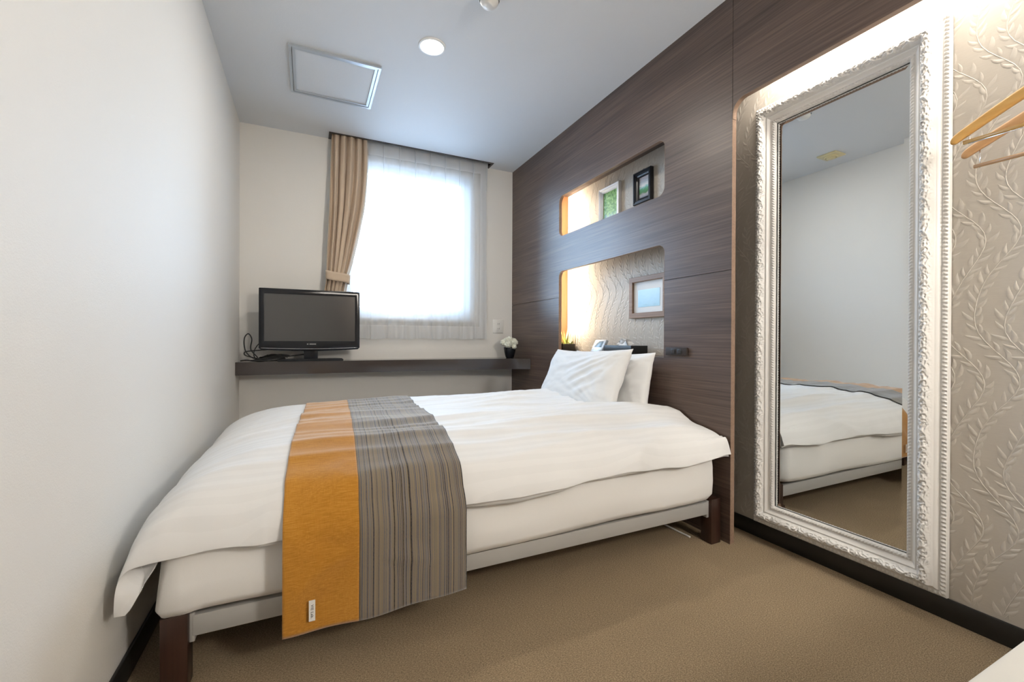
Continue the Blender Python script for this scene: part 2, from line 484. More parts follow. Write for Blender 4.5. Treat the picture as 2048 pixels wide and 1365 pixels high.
# notch: upper half of the lower niche with rounded top corners
rc = .045
up_loop += [(NY0, 1.363 - rc)] + [(NY0 + rc - rc * math.cos(a), 1.363 - rc + rc * math.sin(a)) for a in [PI / 2 * k / 8 for k in range(1, 9)]]
up_loop += [(NY1 - rc + rc * math.sin(a), 1.363 - rc + rc * math.cos(a)) for a in [PI / 2 * k / 8 for k in range(0, 9)]]
up_loop += [(NY1, JZ + g_), (0, JZ + g_), (0, H), (PE, H)]
plate('panel', [up_loop, rrect(NY0, NY1, 1.613, 1.900, .045)], W, W + PT, M['panel_wood'], 'X', tr1)
lo_loop = [(PE, 0), (0, 0), (0, JZ - g_), (NY1, JZ - g_), (NY1, .785), (NY0, .785), (NY0, JZ - g_), (PE, JZ - g_)]
plate('panel', [lo_loop], W, W + PT, M['panel_wood'], 'X', tr1)
hz, hr = 1.893, .055
hd_loop = [(-4.2, H), (-4.2, hz), (PE - hr - .002, hz)] + [(PE - hr - .002 + hr * math.sin(a), hz - hr + hr * math.cos(a)) for a in [PI / 2 * k / 8 for k in range(1, 9)]]
hd_loop += [(PE - .002, hz - hr - .02), (PE - .0019, H)]
plate('panel', [hd_loop], W, W + PT, M['panel_wood'], 'X', tr1)
# edge banding on the end face and round the openings
def band(name, pts, x0, x1, th, material, flip=1):
    """strip lining an opening; pts (y, z) path; thickness th on the outer side of the path"""
    A = []
    n = len(pts)
    for i in range(n):
        q = pts[min(i + 1, n - 1)]; o = pts[max(i - 1, 0)]
        tx, tz = q[0] - o[0], q[1] - o[1]; l = math.hypot(tx, tz)
        A.append((pts[i][0] - tz / l * th * flip, pts[i][1] + tx / l * th * flip))
    bm = bmesh.new(); rows = []
    for p, a in zip(pts, A):
        rows.append([bm.verts.new((x0, p[0], p[1])), bm.verts.new((x1, p[0], p[1])), bm.verts.new((x1, a[0], a[1])), bm.verts.new((x0, a[0], a[1]))])
    for r0, r1 in zip(rows, rows[1:]):
        for k in range(4): bm.faces.new((r0[k], r0[(k + 1) % 4], r1[(k + 1) % 4], r1[k]))
    bm.faces.new(rows[0]); bm.faces.new(rows[-1][::-1])
    bmesh.ops.recalc_face_normals(bm, faces=bm.faces)
    return bmesh_obj(name, bm, material, tr1, 40)
q_ = .0008
band('edge_band', [(PE - q_, 0.001), (PE - q_, hz - hr - .021)], W - .0006, W + PT + .0006, .001, M['edge_wood'])
arc = [(PE - .002 - q_, hz - hr - .02)] + [(PE - hr - .002 + (hr - q_) * math.cos(a), hz - hr + (hr - q_) * math.sin(a)) for a in [PI / 2 * k / 8 for k in range(0, 9)]] + [(-4.2, hz - q_)]
band('edge_band', arc, W - .0006, W + PT + .0006, .001, M['edge_wood'], -1)
un = rrect(NY0 + q_, NY1 - q_, 1.613 + q_, 1.900 - q_, .044)
band('edge_band', un + un[:1], W - .0006, W + PT + .0006, .001, M['edge_wood'], -1)
ln_ = [p for p in rrect(NY0 + q_, NY1 - q_, .785, 1.363 - q_, .044, 8, (0, 0, 1, 1))]
band('edge_band', ln_[1:] + ln_[:1], W - .0006, W + PT + .0006, .001, M['edge_wood'], -1)
# ledge boards inside the niches, and the upright boards at their far ends
LZ = .785
box_obj('ledge_board', (W + .001, G - .003, -1.90, -.60, LZ - .03, LZ), M['panel_wood'], tr1)
box_obj('ledge_board', (W + PT, G - .003, -1.90, -.60, 1.565, 1.590), M['panel_wood'], tr1)
box_obj('side_board', (W + PT, G - .003, -.625, -.605, LZ, 1.565), M['board_wood'], tr1)
box_obj('side_board', (W + PT, G - .003, -.625, -.605, 1.590, 2.0), M['board_wood'], tr1)
box_obj('ledge_board', (W + PT, G - .003, -1.90, -.60, 1.975, 2.0), M['panel_wood'], tr1)
box_obj('side_board', (W + PT, G - .003, -1.90, -1.88, LZ, 2.0), M['panel_wood'], tr1)

# ---- window
win = empty('window_1', (1.17, .08, WZ0), kind='structure')
fy0, fy1 = .05, .11
plate('window_frame', [[(WX0, WZ0), (WX1, WZ0), (WX1, WZ1), (WX0, WZ1)], [(WX0 + .035, WZ0 + .035), (WX1 - .035, WZ0 + .035), (WX1 - .035, WZ1 - .035), (WX0 + .035, WZ1 - .035)]], fy0, fy1, M['alu'], 'Y', win)
sash = plate('sash', [[(WX0 + .033, WZ0 + .033), (WX1 - .033, WZ0 + .033), (WX1 - .033, WZ1 - .033), (WX0 + .033, WZ1 - .033)], [(WX0 + .06, WZ0 + .085), (WX1 - .065, WZ0 + .085), (WX1 - .065, WZ1 - .06), (WX0 + .06, WZ1 - .06)]], .062, .09, M['alu'], 'Y', win)
box_obj('pane', (WX0 + .06, WX1 - .065, .074, .079, WZ0 + .085, WZ1 - .06), M['pane'], sash)
box_obj('window_sill', (WX0 - .03, WX1 + .03, -.025, .05, WZ0 - .025, WZ0), M['white_plastic'], win, .004)

# ---- curtain box set into the ceiling
tb = empty('trim_2', (1.19, -.05, H), kind='structure')
for d in ((.557, .575, -.118, 0, H - .004, H + .09), (1.812, 1.830, -.118, 0, H - .004, H + .09), (.575, 1.812, -.118, -.100, H - .004, H + .09), (.557, 1.83, -.118, 0, H + .09, H + .1)):
    box_obj('board', d, M['curtain_box'], tb)
for y in (-.045, -.078):
    box_obj('curtain_rail', (.58, 1.808, y - .006, y + .006, H + .07, H + .09), M['alu'], tb)

# ================================================================ CEILING THINGS
hx0, hx1, hy0, hy1 = .330, .780, -1.037, -.577
ht = empty('ceiling_hatch', (.555, -.807, H), 'square white access hatch with a metal rim in the ceiling', 'hatch')
plate('rim', [[(hx0, hy0), (hx1, hy0), (hx1, hy1), (hx0, hy1)], [(hx0 + .013, hy0 + .013), (hx1 - .013, hy0 + .013), (hx1 - .013, hy1 - .013), (hx0 + .013, hy1 - .013)]], H - .012, H + .0, M['hatch_rim'], 'Z', ht)
plate('hatch_frame', [[(hx0 + .016, hy0 + .016), (hx1 - .016, hy0 + .016), (hx1 - .016, hy1 - .016), (hx0 + .016, hy1 - .016)], [(hx0 + .030, hy0 + .030), (hx1 - .030, hy0 + .030), (hx1 - .030, hy1 - .030), (hx0 + .030, hy1 - .030)]], H - .009, H - .0, M['hatch_rim'], 'Z', ht)
box_obj('hatch_panel', (hx0 + .030, hx1 - .030, hy0 + .030, hy1 - .030, H - .003, H), M['ceiling'], ht)
bm = bmesh.new(); lathe(bm, [(0, H - .008), (.006, H - .008), (.006, H - .005)], .545, hy0 + .022, 12); bmesh_obj('latch', bm, M['alu'], ht)

def downlight(x, y, label, power):
    d = empty('downlight', (x, y, H), label, 'ceiling light')
    bm = bmesh.new(); lathe(bm, [(.055, H - .001), (.058, H - .006), (.066, H - .005), (.069, H)], x, y, 40)
    bmesh_obj('trim_ring', bm, M['white_plastic'], d, 40)
    bm = bmesh.new(); lathe(bm, [(0, H - .0045), (.05, H - .004), (.0555, H - .002)], x, y, 40)
    bmesh_obj('lens', bm, M['lamp_glow'], d, True)
    a = area('downlight_lamp', (x, y, H - .012), (0, 0, 0), .10, .10, power, (1.0, .93, .82), shape='DISK')
    return d
downlight(.985, -1.316, 'lit round downlight set flush in the white ceiling', 9)

def detector(x, y):
    d = empty('smoke_detector', (x, y, H), 'round white smoke detector on the ceiling at the top edge', 'smoke detector')
    bm = bmesh.new(); lathe(bm, [(.048, H), (.048, H - .012), (.044, H - .016)], x, y, 36); bmesh_obj('base', bm, M['white_plastic'], d, 40)
    bm = bmesh.new(); lathe(bm, [(.036, H - .015), (.036, H - .022), (.040, H - .026), (.030, H - .040), (.012, H - .045), (0, H - .045)], x, y, 36)
    bmesh_obj('sensor_head', bm, M['white_plastic'], d, 40)
detector(1.125, -1.735)
sx_, sy_ = .262, -1.43
s_ = empty('ceiling_speaker', (sx_, sy_, H), 'square cream ceiling plate with a round centre seen in the mirror', 'ceiling speaker')
box_obj('plate', (sx_ - .07, sx_ + .07, sy_ - .07, sy_ + .07, H - .012, H), M['cream_plastic'], s_, .004)
bm = bmesh.new(); lathe(bm, [(.048, H - .012), (.048, H - .02), (.040, H - .024), (.030, H - .016)], sx_, sy_, 32); bmesh_obj('collar', bm, M['cream_plastic'], s_, 40)
bm = bmesh.new(); lathe(bm, [(0, H - .034), (.020, H - .033), (.030, H - .026), (.030, H - .016)], sx_, sy_, 32); bmesh_obj('centre_cap', bm, M['cream_plastic'], s_, 40)

# ================================================================ BED
BY0, BY1 = -2.165, -.955
bed = empty('bed', (1.06, -1.56, 0), 'low bed frame of silver steel rails on dark wooden legs', 'bed')
for (lx0, ly0) in ((.098, BY0), (1.981, BY0), (.098, BY1 - .056), (1.981, BY1 - .056)):
    box_obj('leg', (lx0, lx0 + .056, ly0, ly0 + .056, 0, .192), M['leg_wood'], bed, .002)
def rail(name, x0, x1, y0, y1):
    bm = bmesh.new(); box(bm, x0, x1, y0, y1, .126, .180, .004)
    return bmesh_obj(name, bm, M['steel_paint'], bed, 40)
for yy in (BY0 + .012, BY1 - .042):
    r_ = rail('side_rail', .160, 1.975, yy, yy + .03)
    for xx in (.154, 1.969):
        box_obj('bracket', (xx, xx + .012, yy + .002, yy + .028, .112, .184), M['steel_paint'], r_, .002)
for xx in (.110, 1.995):
    rail('end_rail', xx, xx + .028, BY0 + .056, BY1 - .056)
for k in range(9):
    xx = .30 + k * .19
    box_obj('slat', (xx, xx + .06, BY0 + .042, BY1 - .042, .168, .186), M['steel_paint'], bed)

# ---- mattress in its white fitted sheet
def mattress():
    x0, x1, y0, y1, z0, z1 = .10, 1.995, -2.178, -.95, .205, .43
    P = []
    cx, cy = (x0 + x1) / 2, (y0 + y1) / 2; hx, hy = (x1 - x0) / 2, (y1 - y0) / 2
    # perimeter with rounded corners
    per = []; rc = .05
    def seg(ax, ay, bx, by, n):
        for i in range(n): per.append((ax + (bx - ax) * i / n, ay + (by - ay) * i / n))
    seg(x0 + rc, y0, x1 - rc, y0, 90)
    for i in range(8): a = -PI / 2 + PI / 2 * i / 8; per.append((x1 - rc + rc * math.cos(a), y0 + rc + rc * math.sin(a)))
    seg(x1, y0 + rc, x1, y1 - rc, 40)
    for i in range(8): a = PI / 2 * i / 8; per.append((x1 - rc + rc * math.cos(a), y1 - rc + rc * math.sin(a)))
    seg(x1 - rc, y1, x0 + rc, y1, 60)
    for i in range(8): a = PI / 2 + PI / 2 * i / 8; per.append((x0 + rc + rc * math.cos(a), y1 - rc + rc * math.sin(a)))
    seg(x0, y1 - rc, x0, y0 + rc, 40)
    for i in range(8): a = PI + PI / 2 * i / 8; per.append((x0 + rc + rc * math.cos(a), y0 + rc + rc * math.sin(a)))
    prof = [(-.10, 0.0), (-.03, -.004), (-.008, 0.0), (.004, .02), (.006, .07), (.004, .13), (0, .17), (-.012, .205), (-.04, .224), (-.12, .228)]
    bm = bmesh.new(); rings = []
    for (o, z) in prof:
        ring = []
        for (x, y) in per:
            d = Vector((x - cx, y - cy)); ux = x + o * (1 if x > cx + hx - .06 else (-1 if x < cx - hx + .06 else 0)); uy = y + o * (1 if y > cy + hy - .06 else (-1 if y < cy - hy + .06 else 0))
            w = noise.noise(Vector((x * 3.2, y * 3.2, z * 9))) * .006 + noise.noise(Vector((x * 11, y * 11, z * 20))) * .0025
            k = min(1, z / .1)
            sag = noise.noise(Vector((x * 2.1, y * 2.1, 4))) * .012 + .012 * math.exp(-((x - .9) / .7) ** 2) * -1
            tail = -.012 * math.exp(-((x - x0) / .05) ** 2) * (y < cy)
            zz = z0 + z + (sag + tail) * (1 - k)
            ny = -1 if y < cy - hy + .02 else (1 if y > cy + hy - .02 else 0)
            if x < x0 + .03: ux -= .024 * math.exp(-((y - y0) / .05) ** 2) * (1 - k)
            ring.append(bm.verts.new((ux, uy + w * ny * 1.0, max(zz, .1865))))
        rings.append(ring)
    n = len(per)
    for a, b in zip(rings, rings[1:]):
        for i in range(n): bm.faces.new((a[i], a[(i + 1) % n], b[(i + 1) % n], b[i]))
    bm.faces.new(rings[0][::-1]); bm.faces.new(rings[-1])
    o = bmesh_obj('mattress', bm, M['linen'], None, 60, (1.05, -1.56, .2))
    tag(o, 'mattress in a plain white fitted sheet between duvet and rail', 'mattress')
mattress()

# ---- duvet: a cloth surface given by a side profile (across) and a foot profile (along)
YP = [(-.935, .30), (-.93, .40), (-.945, .47), (-.99, .515), (-1.08, .540), (-1.25, .556), (-1.42, .560), (-1.62, .556), (-1.82, .547), (-1.99, .530), (-2.10, .500), (-2.17, .460), (-2.207, .405), (-2.218, .345), (-2.219, .25), (-2.212, .12), (-2.207, .02)]
yp = smooth_path([(0, a, b) for a, b in YP], 12)
acc = [0]
for a, b in zip(yp, yp[1:]): acc.append(acc[-1] + (b - a).length)
def yprof(s):
    s = max(0, min(acc[-1] - 1e-6, s))
    lo = int(np.searchsorted(acc, s, side='right')) - 1
    lo = min(lo, len(yp) - 2)
    k = (s - acc[lo]) / (acc[lo + 1] - acc[lo]); p = yp[lo].lerp(yp[lo + 1], k)
    return p.y, p.z
def s_at(y=None, z=None):
    # arc length on the near side where z is reached
    for i in range(len(yp) - 1, 0, -1):
        if yp[i].z <= z <= yp[i - 1].z or yp[i].z >= z >= yp[i - 1].z: return acc[i]
XP = [(.034, .20), (.030, .27), (.036, .34), (.062, .415), (.11, .468), (.18, .505), (.28, .533), (.42, .553), (.60, .560)]
xp = smooth_path([(0, a, b) for a, b in XP], 12)
xacc = [0]
for a, b in zip(xp, xp[1:]): xacc.append(xacc[-1] + (b - a).length)
XFLAT = xacc[-1]
def xprof(s):
    if s >= XFLAT: return .60 + (s - XFLAT), 0.0
    lo = min(int(np.searchsorted(xacc, max(s, 0), side='right')) - 1, len(xp) - 2)
    k = (s - xacc[lo]) / (xacc[lo + 1] - xacc[lo]); p = xp[lo].lerp(xp[lo + 1], k)
    return p.y, .56 - p.z
S_NEAR = s_at(z=.372)
S_END = XFLAT + (2.045 - .60)
def surf(s, t, wr=1.0):
    x, dx = xprof(s); y, z = yprof(t)
    dy = max(0, .56 - z)
    p = 4.5
    drop = (dx ** p + dy ** p) ** (1 / p) if dx > 0 else dy
    z2 = .56 - drop
    # head end eases down
    if x > 1.75:
        k = (x - 1.75) / .3; z2 -= .035 * k * k * (1 if dy < .1 else .3)
    # where the foot corner hangs, pull it in a little
    pos = Vector((x, y, z2))
    near = 1 / (1 + math.exp((y + 1.95) * 14))
    # long soft folds running along the bed, finer crumple on top
    def ridge(v): return (1 - abs(noise.noise(Vector(v)))) ** 3
    a = noise.noise(Vector((x * .9 + 3, y * 6.0, 1.3))) * .020
    a += .020 * (ridge((x * .55 + .4 + y * .25, y * 4.2, 3.1)) - .45) * (.35 + .65 * min(1, x / .9))
    a += .010 * (ridge((x * 1.3 + y * .8, y * 8.5 - x * .8, 5.2)) - .45)
    a += .013 * (ridge((x * 2.6 - y * 1.2, y * 5 + x * 2.2, z * 4 + 8.8)) - .45) * min(1, dy / .12)
    a += noise.noise(Vector((x * 5, y * 9, z * 7 + 2))) * .004 + noise.noise(Vector((x * 17, y * 17, z * 17))) * .0016
    for (yc, sl, cv, xa, xb, am, wd_) in ((-1.30, -.10, .05, .95, 1.9, .010, .028), (-1.55, -.16, .10, .9, 1.95, .012, .026), (-1.74, -.14, -.06, .95, 2.0, .012, .024), (-1.95, -.10, .09, 1.0, 1.9, .012, .022), (-2.08, -.06, .05, 1.1, 1.95, .009, .018), (-1.45, .25, .3, .12, .42, .008, .03), (-1.85, .35, .3, .10, .40, .010, .03)):
        k = (x - xa) / (xb - xa)
        if 0 < k < 1: a += am * math.sin(PI * k) ** .7 * math.exp(-((y - yc - sl * (x - 1.4) - cv * (k - .5) ** 2) / wd_) ** 2)
    # the ridge in front of the pillows
    a += .022 * math.exp(-((y + 1.86) / .11) ** 2) * max(0, min(1, (x - 1.0) / .6))
    a -= .018 * math.exp(-((y + 1.62) / .12) ** 2) * max(0, min(1, (x - .95) / .5))
    # normal by profile
    n_up = max(.0, 1 - drop / .2); 
    N = Vector((-(1 if dx > .05 else 0) * min(1, dx / .2), -1 if (dy > .03 and y < -1.5) else 0, 0)) * (1 - n_up) + Vector((0, 0, 1)) * n_up
    if N.length > 1e-4: N.normalize()
    pos += N * a * wr
    # upright ripples in the hanging side
    if dy > .08 and y < -1.5:
        pos.y += noise.noise(Vector((x * 4.5, 2.0, z * 3))) * .012 * min(1, (dy - .08) / .1)
    pos.x = max(pos.x, .016); pos.x = min(pos.x, W - .006)
    return pos
def hem(x):
    return S_NEAR + noise.noise(Vector((x * 2.3, 9.1, 0))) * .022 + .012 * math.sin(x * 3.1 + .5) + noise.noise(Vector((x * 7, 3, 0))) * .008 - .03 * math.exp(-((x - 2.04) / .12) ** 2)
NS, NT_ = 190, 150
P = []
for i in range(NS + 1):
    s = .055 + (S_END - .055) * i / NS
    x, _ = xprof(s)
    row = []
    te = hem(x) - .02 * max(0, 1 - s / .25)
    for j in range(NT_ + 1):
        t = te * (j / NT_)
        ss = s + .05 * (1 - s / .4) * .0 if s < .4 else s
        row.append(surf(ss, t))
    P.append(row)
me = grid_mesh('duvet', P)
dv = finish('duvet', me, M['duvet'], None, True, (1.05, -1.56, .4))
vg = dv.vertex_groups.new(name='puff')
for v_ in dv.data.vertices:
    gx = v_.co.x + 1.05
    s_i = .055 + (S_END - .055) * (v_.index // (NT_ + 1)) / NS
    pf = max(0, min(1, (.30 - gx) / .22)) * max(.0, min(1, (s_i - .052) / .12)) ** .3
    vg.add([v_.index], (.36 if s_i > .2 else .12 + .24 * (s_i - .055) / .145) + .64 * pf, 'REPLACE')
md = dv.modifiers.new('s', 'SOLIDIFY'); md.vertex_group = 'puff'; md.thickness = .062; md.offset = 1; md.use_even_offset = False
md2 = dv.modifiers.new('b', 'BEVEL'); md2.width = .016; md2.segments = 3; md2.limit_method = 'ANGLE'; md2.angle_limit = R(50)
apply_mods(dv)
for p in dv.data.polygons: p.use_smooth = True
bm = bmesh.new(); bm.from_mesh(dv.data); bm.faces.ensure_lookup_table()
if sum(f.normal.z * f.calc_area() for f in bm.faces if f.calc_center_median().z > .1) < 0: bmesh.ops.reverse_faces(bm, faces=bm.faces)
bmesh.ops.recalc_face_normals(bm, faces=bm.faces); bm.to_mesh(dv.data); bm.free()
# lower layer of the cover showing below the hem
Q = []
for i in range(NS + 1):
    s_ = .16 + (S_END - .16) * i / NS
    x, _ = xprof(s_); te = hem(x) - .02 * max(0, 1 - s_ / .25); low = te + .010 + .012 * noise.noise(Vector((x * 3.1, 4.4, 1)))
    Q.append([surf(s_, te - .12 + (low - te + .12) * j / 8) + Vector((0, .017 + .004 * noise.noise(Vector((x * 6, j * .3, 2))), 0)) for j in range(9)])
me = grid_mesh('cover_underside', Q); cu_o = finish('cover_underside', me, M['duvet'], dv, True)
md = cu_o.modifiers.new('s', 'SOLIDIFY'); md.thickness = .005; md.offset = 0; apply_mods(cu_o)
tag(dv, 'puffy white duvet draped over the whole bed', 'duvet')

# ---- bed runner lying over the duvet
def s_of_x(x):
    if x >= .60: return XFLAT + x - .60
    for i in range(len(xp) - 1):
        if xp[i].y <= x <= xp[i + 1].y: return xacc[i] + (xacc[i + 1] - xacc[i]) * (x - xp[i].y) / (xp[i + 1].y - xp[i].y + 1e-9)
    return 0
T_R1 = s_at(z=.128)
run = empty('bed_runner', (.6, -1.56, .57), 'two-tone bed runner across the foot of the white duvet', 'bed runner')
def runner_pt(x, k):
    t = .10 + (T_R1 - .10) * k
    y, z = yprof(t)
    xs = x + .062 * max(0, (y + 2.2) / 1.2)
    p = surf(s_of_x(xs), t)
    if z < .42:     # hanging end is straight, clear of the duvet
        yy = -2.236 + .004 * math.sin(x * 30) + noise.noise(Vector((x * 6, z * 4, 5))) * .006
        f = min(1, (.42 - z) / .06); p = p.lerp(Vector((xs, min(yy, p.y - .004), z + .006 * math.sin(x * 9))), f)
    return p
def runner_cloth(name, xa, xb, material):
    n1, n2 = 30, 170
    Q = [[runner_pt(xa + (xb - xa) * i / n1, j / n2) for j in range(n2 + 1)] for i in range(n1 + 1)]
    # lift off the duvet along the cloth normal
    L_ = []
    for i in range(n1 + 1):
        row = []
        for j in range(n2 + 1):
            du = Q[min(i + 1, n1)][j] - Q[max(i - 1, 0)][j]; dv_ = Q[i][min(j + 1, n2)] - Q[i][max(j - 1, 0)]
            n = du.cross(dv_); n.normalize()
            if n.z - n.y < 0: n = -n
            row.append(Q[i][j] + n * .006)
        L_.append(row)
    me = grid_mesh(name, L_)
    at = me.attributes.new('stripe', 'FLOAT', 'POINT')
    at.data.foreach_set('value', [xa + (xb - xa) * i / n1 for i in range(n1 + 1) for j in range(n2 + 1)])
    o = finish(name, me, material, run, True)
    md = o.modifiers.new('s', 'SOLIDIFY'); md.thickness = .0022; md.offset = 0
    apply_mods(o)
    return o
a_ = runner_cloth('mustard_cloth', .364, .5478, M['mustard']); a_['label'] = 'mustard yellow linen half'
b_ = runner_cloth('striped_cloth', .5478, .852, M['stripe']); b_['label'] = 'blue grey and brown striped half'
# white woven tag with lettering, sewn near the hem
tg = box_obj('cloth_tag', (.4245, .4395, -2.252, -2.2505, .150, .203), M['white_plastic'], run); tg['label'] = 'small white woven tag'
cu = bpy.data.curves.new('lettering', 'FONT'); cu.body = 'VIE Lab.'; cu.size = .0095; cu.align_x = 'CENTER'; cu.align_y = 'CENTER'; cu.extrude = .0001
cu.space_character = 1.15
to = bpy.data.objects.new('lettering', cu); COL.objects.link(to)
dg = bpy.context.evaluated_depsgraph_get(); dg.update()
me = bpy.data.meshes.new_from_object(to.evaluated_get(dg)); bpy.data.objects.remove(to)
me.transform(Matrix.Translation((.432, -2.2525, .1745)) @ Matrix.Rotation(R(90), 4, 'X') @ Matrix.Rotation(R(-90), 4, 'Z'))
finish('lettering', me, M['black_matte'], tg)

# ---- pillows
def pillow(name, cen, wdt, hgt, thk, lean, roll, seed, label):
    n = 56; V = []; F = []
    def pt(u, v, side):
        # u across, v up; the seams bow inwards between pulled-out corners
        cu_ = 1 - .055 * (1 - v * v) - .0; cv_ = 1 - .09 * (1 - u * u)
        x = u * wdt / 2 * (1 - .045 * (1 - v ** 2)); y = v * hgt / 2 * (1 - .10 * (1 - u ** 2))
        e = max(0, (1 - u ** 4)) ** .62 * max(0, (1 - v ** 4)) ** .62
        h = thk / 2 * e
        # pull creases fan out from the corners
        w = 0
        for (cxu, cyv, s0, cw) in ((1, 1, 1, .35), (-1, 1, 2, .7), (1, -1, 3, .2), (-1, -1, 4, .5)):
            du, dv = u - cxu, v - cyv; r = math.hypot(du, dv); an = math.atan2(dv, du)
            w += cw * math.exp(-r * .9) * noise.noise(Vector((an * 8.5, s0 * 3.7 + seed, r * .7))) * .022
        for (u0, v0, u1, v1, am, wd_) in ((-.86, .84, .10, .02, .011, .050), (-.80, .62, .16, -.22, .012, .055), (-.84, .40, -.05, -.42, .010, .05), (-.62, .80, .25, .28, .007, .045), (-.86, .10, -.25, -.60, .008, .05), (.85, -.85, .45, -.3, .006, .06)):
            sx_u, sx_v = u1 - u0, v1 - v0; l2 = sx_u ** 2 + sx_v ** 2
            q = ((u - u0) * sx_u + (v - v0) * sx_v) / l2
            if -.05 < q < 1.05:
                dd = abs((u - u0) * sx_v - (v - v0) * sx_u) / math.sqrt(l2) + .03 * math.sin(q * 4 + seed)
                w += am * math.sin(PI * max(0, min(1, (q + .05) / 1.1))) * math.exp(-(dd / wd_) ** 2)
        w += noise.noise(Vector((u * 3 + u * v, v * 3, seed))) * .006 + noise.noise(Vector((u * 8, v * 8, seed + 3))) * .002
        h = h + w * min(1, e * 2.2) 
        return Vector((h * side, x, y))
    for side in (1, -1):
        b0 = len(V)
        for i in range(n + 1):
            for j in range(n + 1):
                V.append(pt(-1 + 2 * i / n, -1 + 2 * j / n, side))
        for i in range(n):
            for j in range(n):
                q = (b0 + i * (n + 1) + j, b0 + (i + 1) * (n + 1) + j, b0 + (i + 1) * (n + 1) + j + 1, b0 + i * (n + 1) + j + 1)
                F.append(q if side == 1 else q[::-1])
    me = bpy.data.meshes.new(name); me.from_pydata(V, [], F)
    bm = bmesh.new(); bm.from_mesh(me); bmesh.ops.remove_doubles(bm, verts=bm.verts, dist=5e-4)
    bmesh.ops.recalc_face_normals(bm, faces=bm.faces); bm.to_mesh(me); bm.free()
    me.transform(Matrix.Translation(cen) @ Matrix.Rotation(lean, 4, 'Y') @ Matrix.Rotation(roll, 4, 'X'))
    o = finish(name, me, M['pillow_linen'], None, True, cen)
    return tag(o, label, 'pillow', 'white pillows against the headboard wall')
pillow('pillow', Vector((1.815, -1.415, .645)), .715, .385, .15, R(24), R(-1.5), 1.0, 'front white pillow leaning outermost, crossed by diagonal creases')
pillow('pillow', Vector((1.955, -1.475, .632)), .70, .36, .13, R(11), R(-.5), 6.0, 'rear white pillow tucked between front pillow and wood panelling')

# ================================================================ SHELF WITH TV
shp = [(0.001, -.001), (2.055, -.001)] + [tuple(p[:2]) for p in smooth_path([(2.055, -.36, 0), (1.9, -.30, 0), (1.6, -.25, 0), (1.25, -.225, 0), (.9, -.205, 0), (.5, -.195, 0), (.15, -.192, 0), (.001, -.19, 0)], 6)]
shelf = plate('wall_shelf', [shp], .634, .719, M['shelf'], 'Z', None, 0.0, 25)
shelf['kind'] = 'thing'
tag(shelf, 'glossy dark brown shelf running along the window wall', 'shelf')

tv = empty('television', (.445, -.17, .72), 'flat black television standing on the shelf left of window', 'television')
tx0, tx1, tz0, tz1 = .133, .757, .800, 1.206
FY = -.215
# front bezel with a curved lower lip
lip = [(tx0, tz0 + .012), (tx0 + .012, tz0)] + [(tx0 + (tx1 - tx0) * k / 16, tz0 - .010 * math.sin(PI * k / 16)) for k in range(1, 16)] + [(tx1 - .012, tz0), (tx1, tz0 + .012), (tx1, tz1 - .004), (tx1 - .004, tz1), (tx0 + .004, tz1), (tx0, tz1 - .004)]
plate('bezel', [lip, [(tx0 + .031, .857), (tx1 - .031, .857), (tx1 - .031, 1.171), (tx0 + .031, 1.171)]], FY, FY + .03, M['black_plastic'], 'Y', tv, .003)
box_obj('screen', (tx0 + .03, tx1 - .03, FY + .006, FY + .012, .856, 1.172), M['screen'], tv)
bm = bmesh.new(); box(bm, tx0 + .008, tx1 - .008, FY + .03, FY + .075, tz0 + .01, tz1 - .006, .012, 3); box(bm, tx0 + .1, tx1 - .1, FY + .07, FY + .10, tz0 + .04, tz1 - .08, .012, 3)
bmesh_obj('back_cover', bm, M['black_matte'], tv, 40)
bm = bmesh.new()
tube(bm, [(tx0 + .012 + (tx1 - tx0 - .024) * k / 24, FY - .0015, tz0 + .012 - .008 * math.sin(PI * k / 24)) for k in range(25)], .0022, 6)
bmesh_obj('chrome_strip', bm, M['chrome'], tv, True)
bm = bmesh.new()
for k in range(11):
    if k == 2: continue
    box(bm, .418 + k * .0052, .418 + k * .0052 + .0036, FY - .0008, FY + .001, .8345, .8392)
bmesh_obj('logo', bm, M['grey_mark'], tv)
bm = bmesh.new(); lathe(bm, [(0, 0), (.0035, 0), (.0035, .002)], 0, 0, 12)
for v_ in bm.verts: v_.co = Vector((.445 + v_.co.x, FY - v_.co.z + .001, .812 + v_.co.y))
bmesh_obj('indicator_light', bm, M['red_mark'], tv)
bm = bmesh.new(); box(bm, .398, .486, FY + .03, FY + .065, .735, .82, .004); bmesh_obj('stand_neck', bm, M['black_plastic'], tv, 40)
bm = bmesh.new()
V0 = [(.235, -.205), (.655, -.205), (.62, -.075), (.27, -.075)]
lo = [bm.verts.new((x, y, .7195)) for x, y in V0]; hi = [bm.verts.new((.445 + (x - .445) * .96, -.14 + (y + .14) * .92, .737)) for x, y in V0]
bm.faces.new(lo[::-1]); bm.faces.new(hi)
for k in range(4): bm.faces.new((lo[k], lo[(k + 1) % 4], hi[(k + 1) % 4], hi[k]))
bmesh.ops.bevel(bm, geom=list(bm.edges), offset=.004, segments=2, affect='EDGES')
bmesh_obj('stand_base', bm, M['black_plastic'], tv, 40)

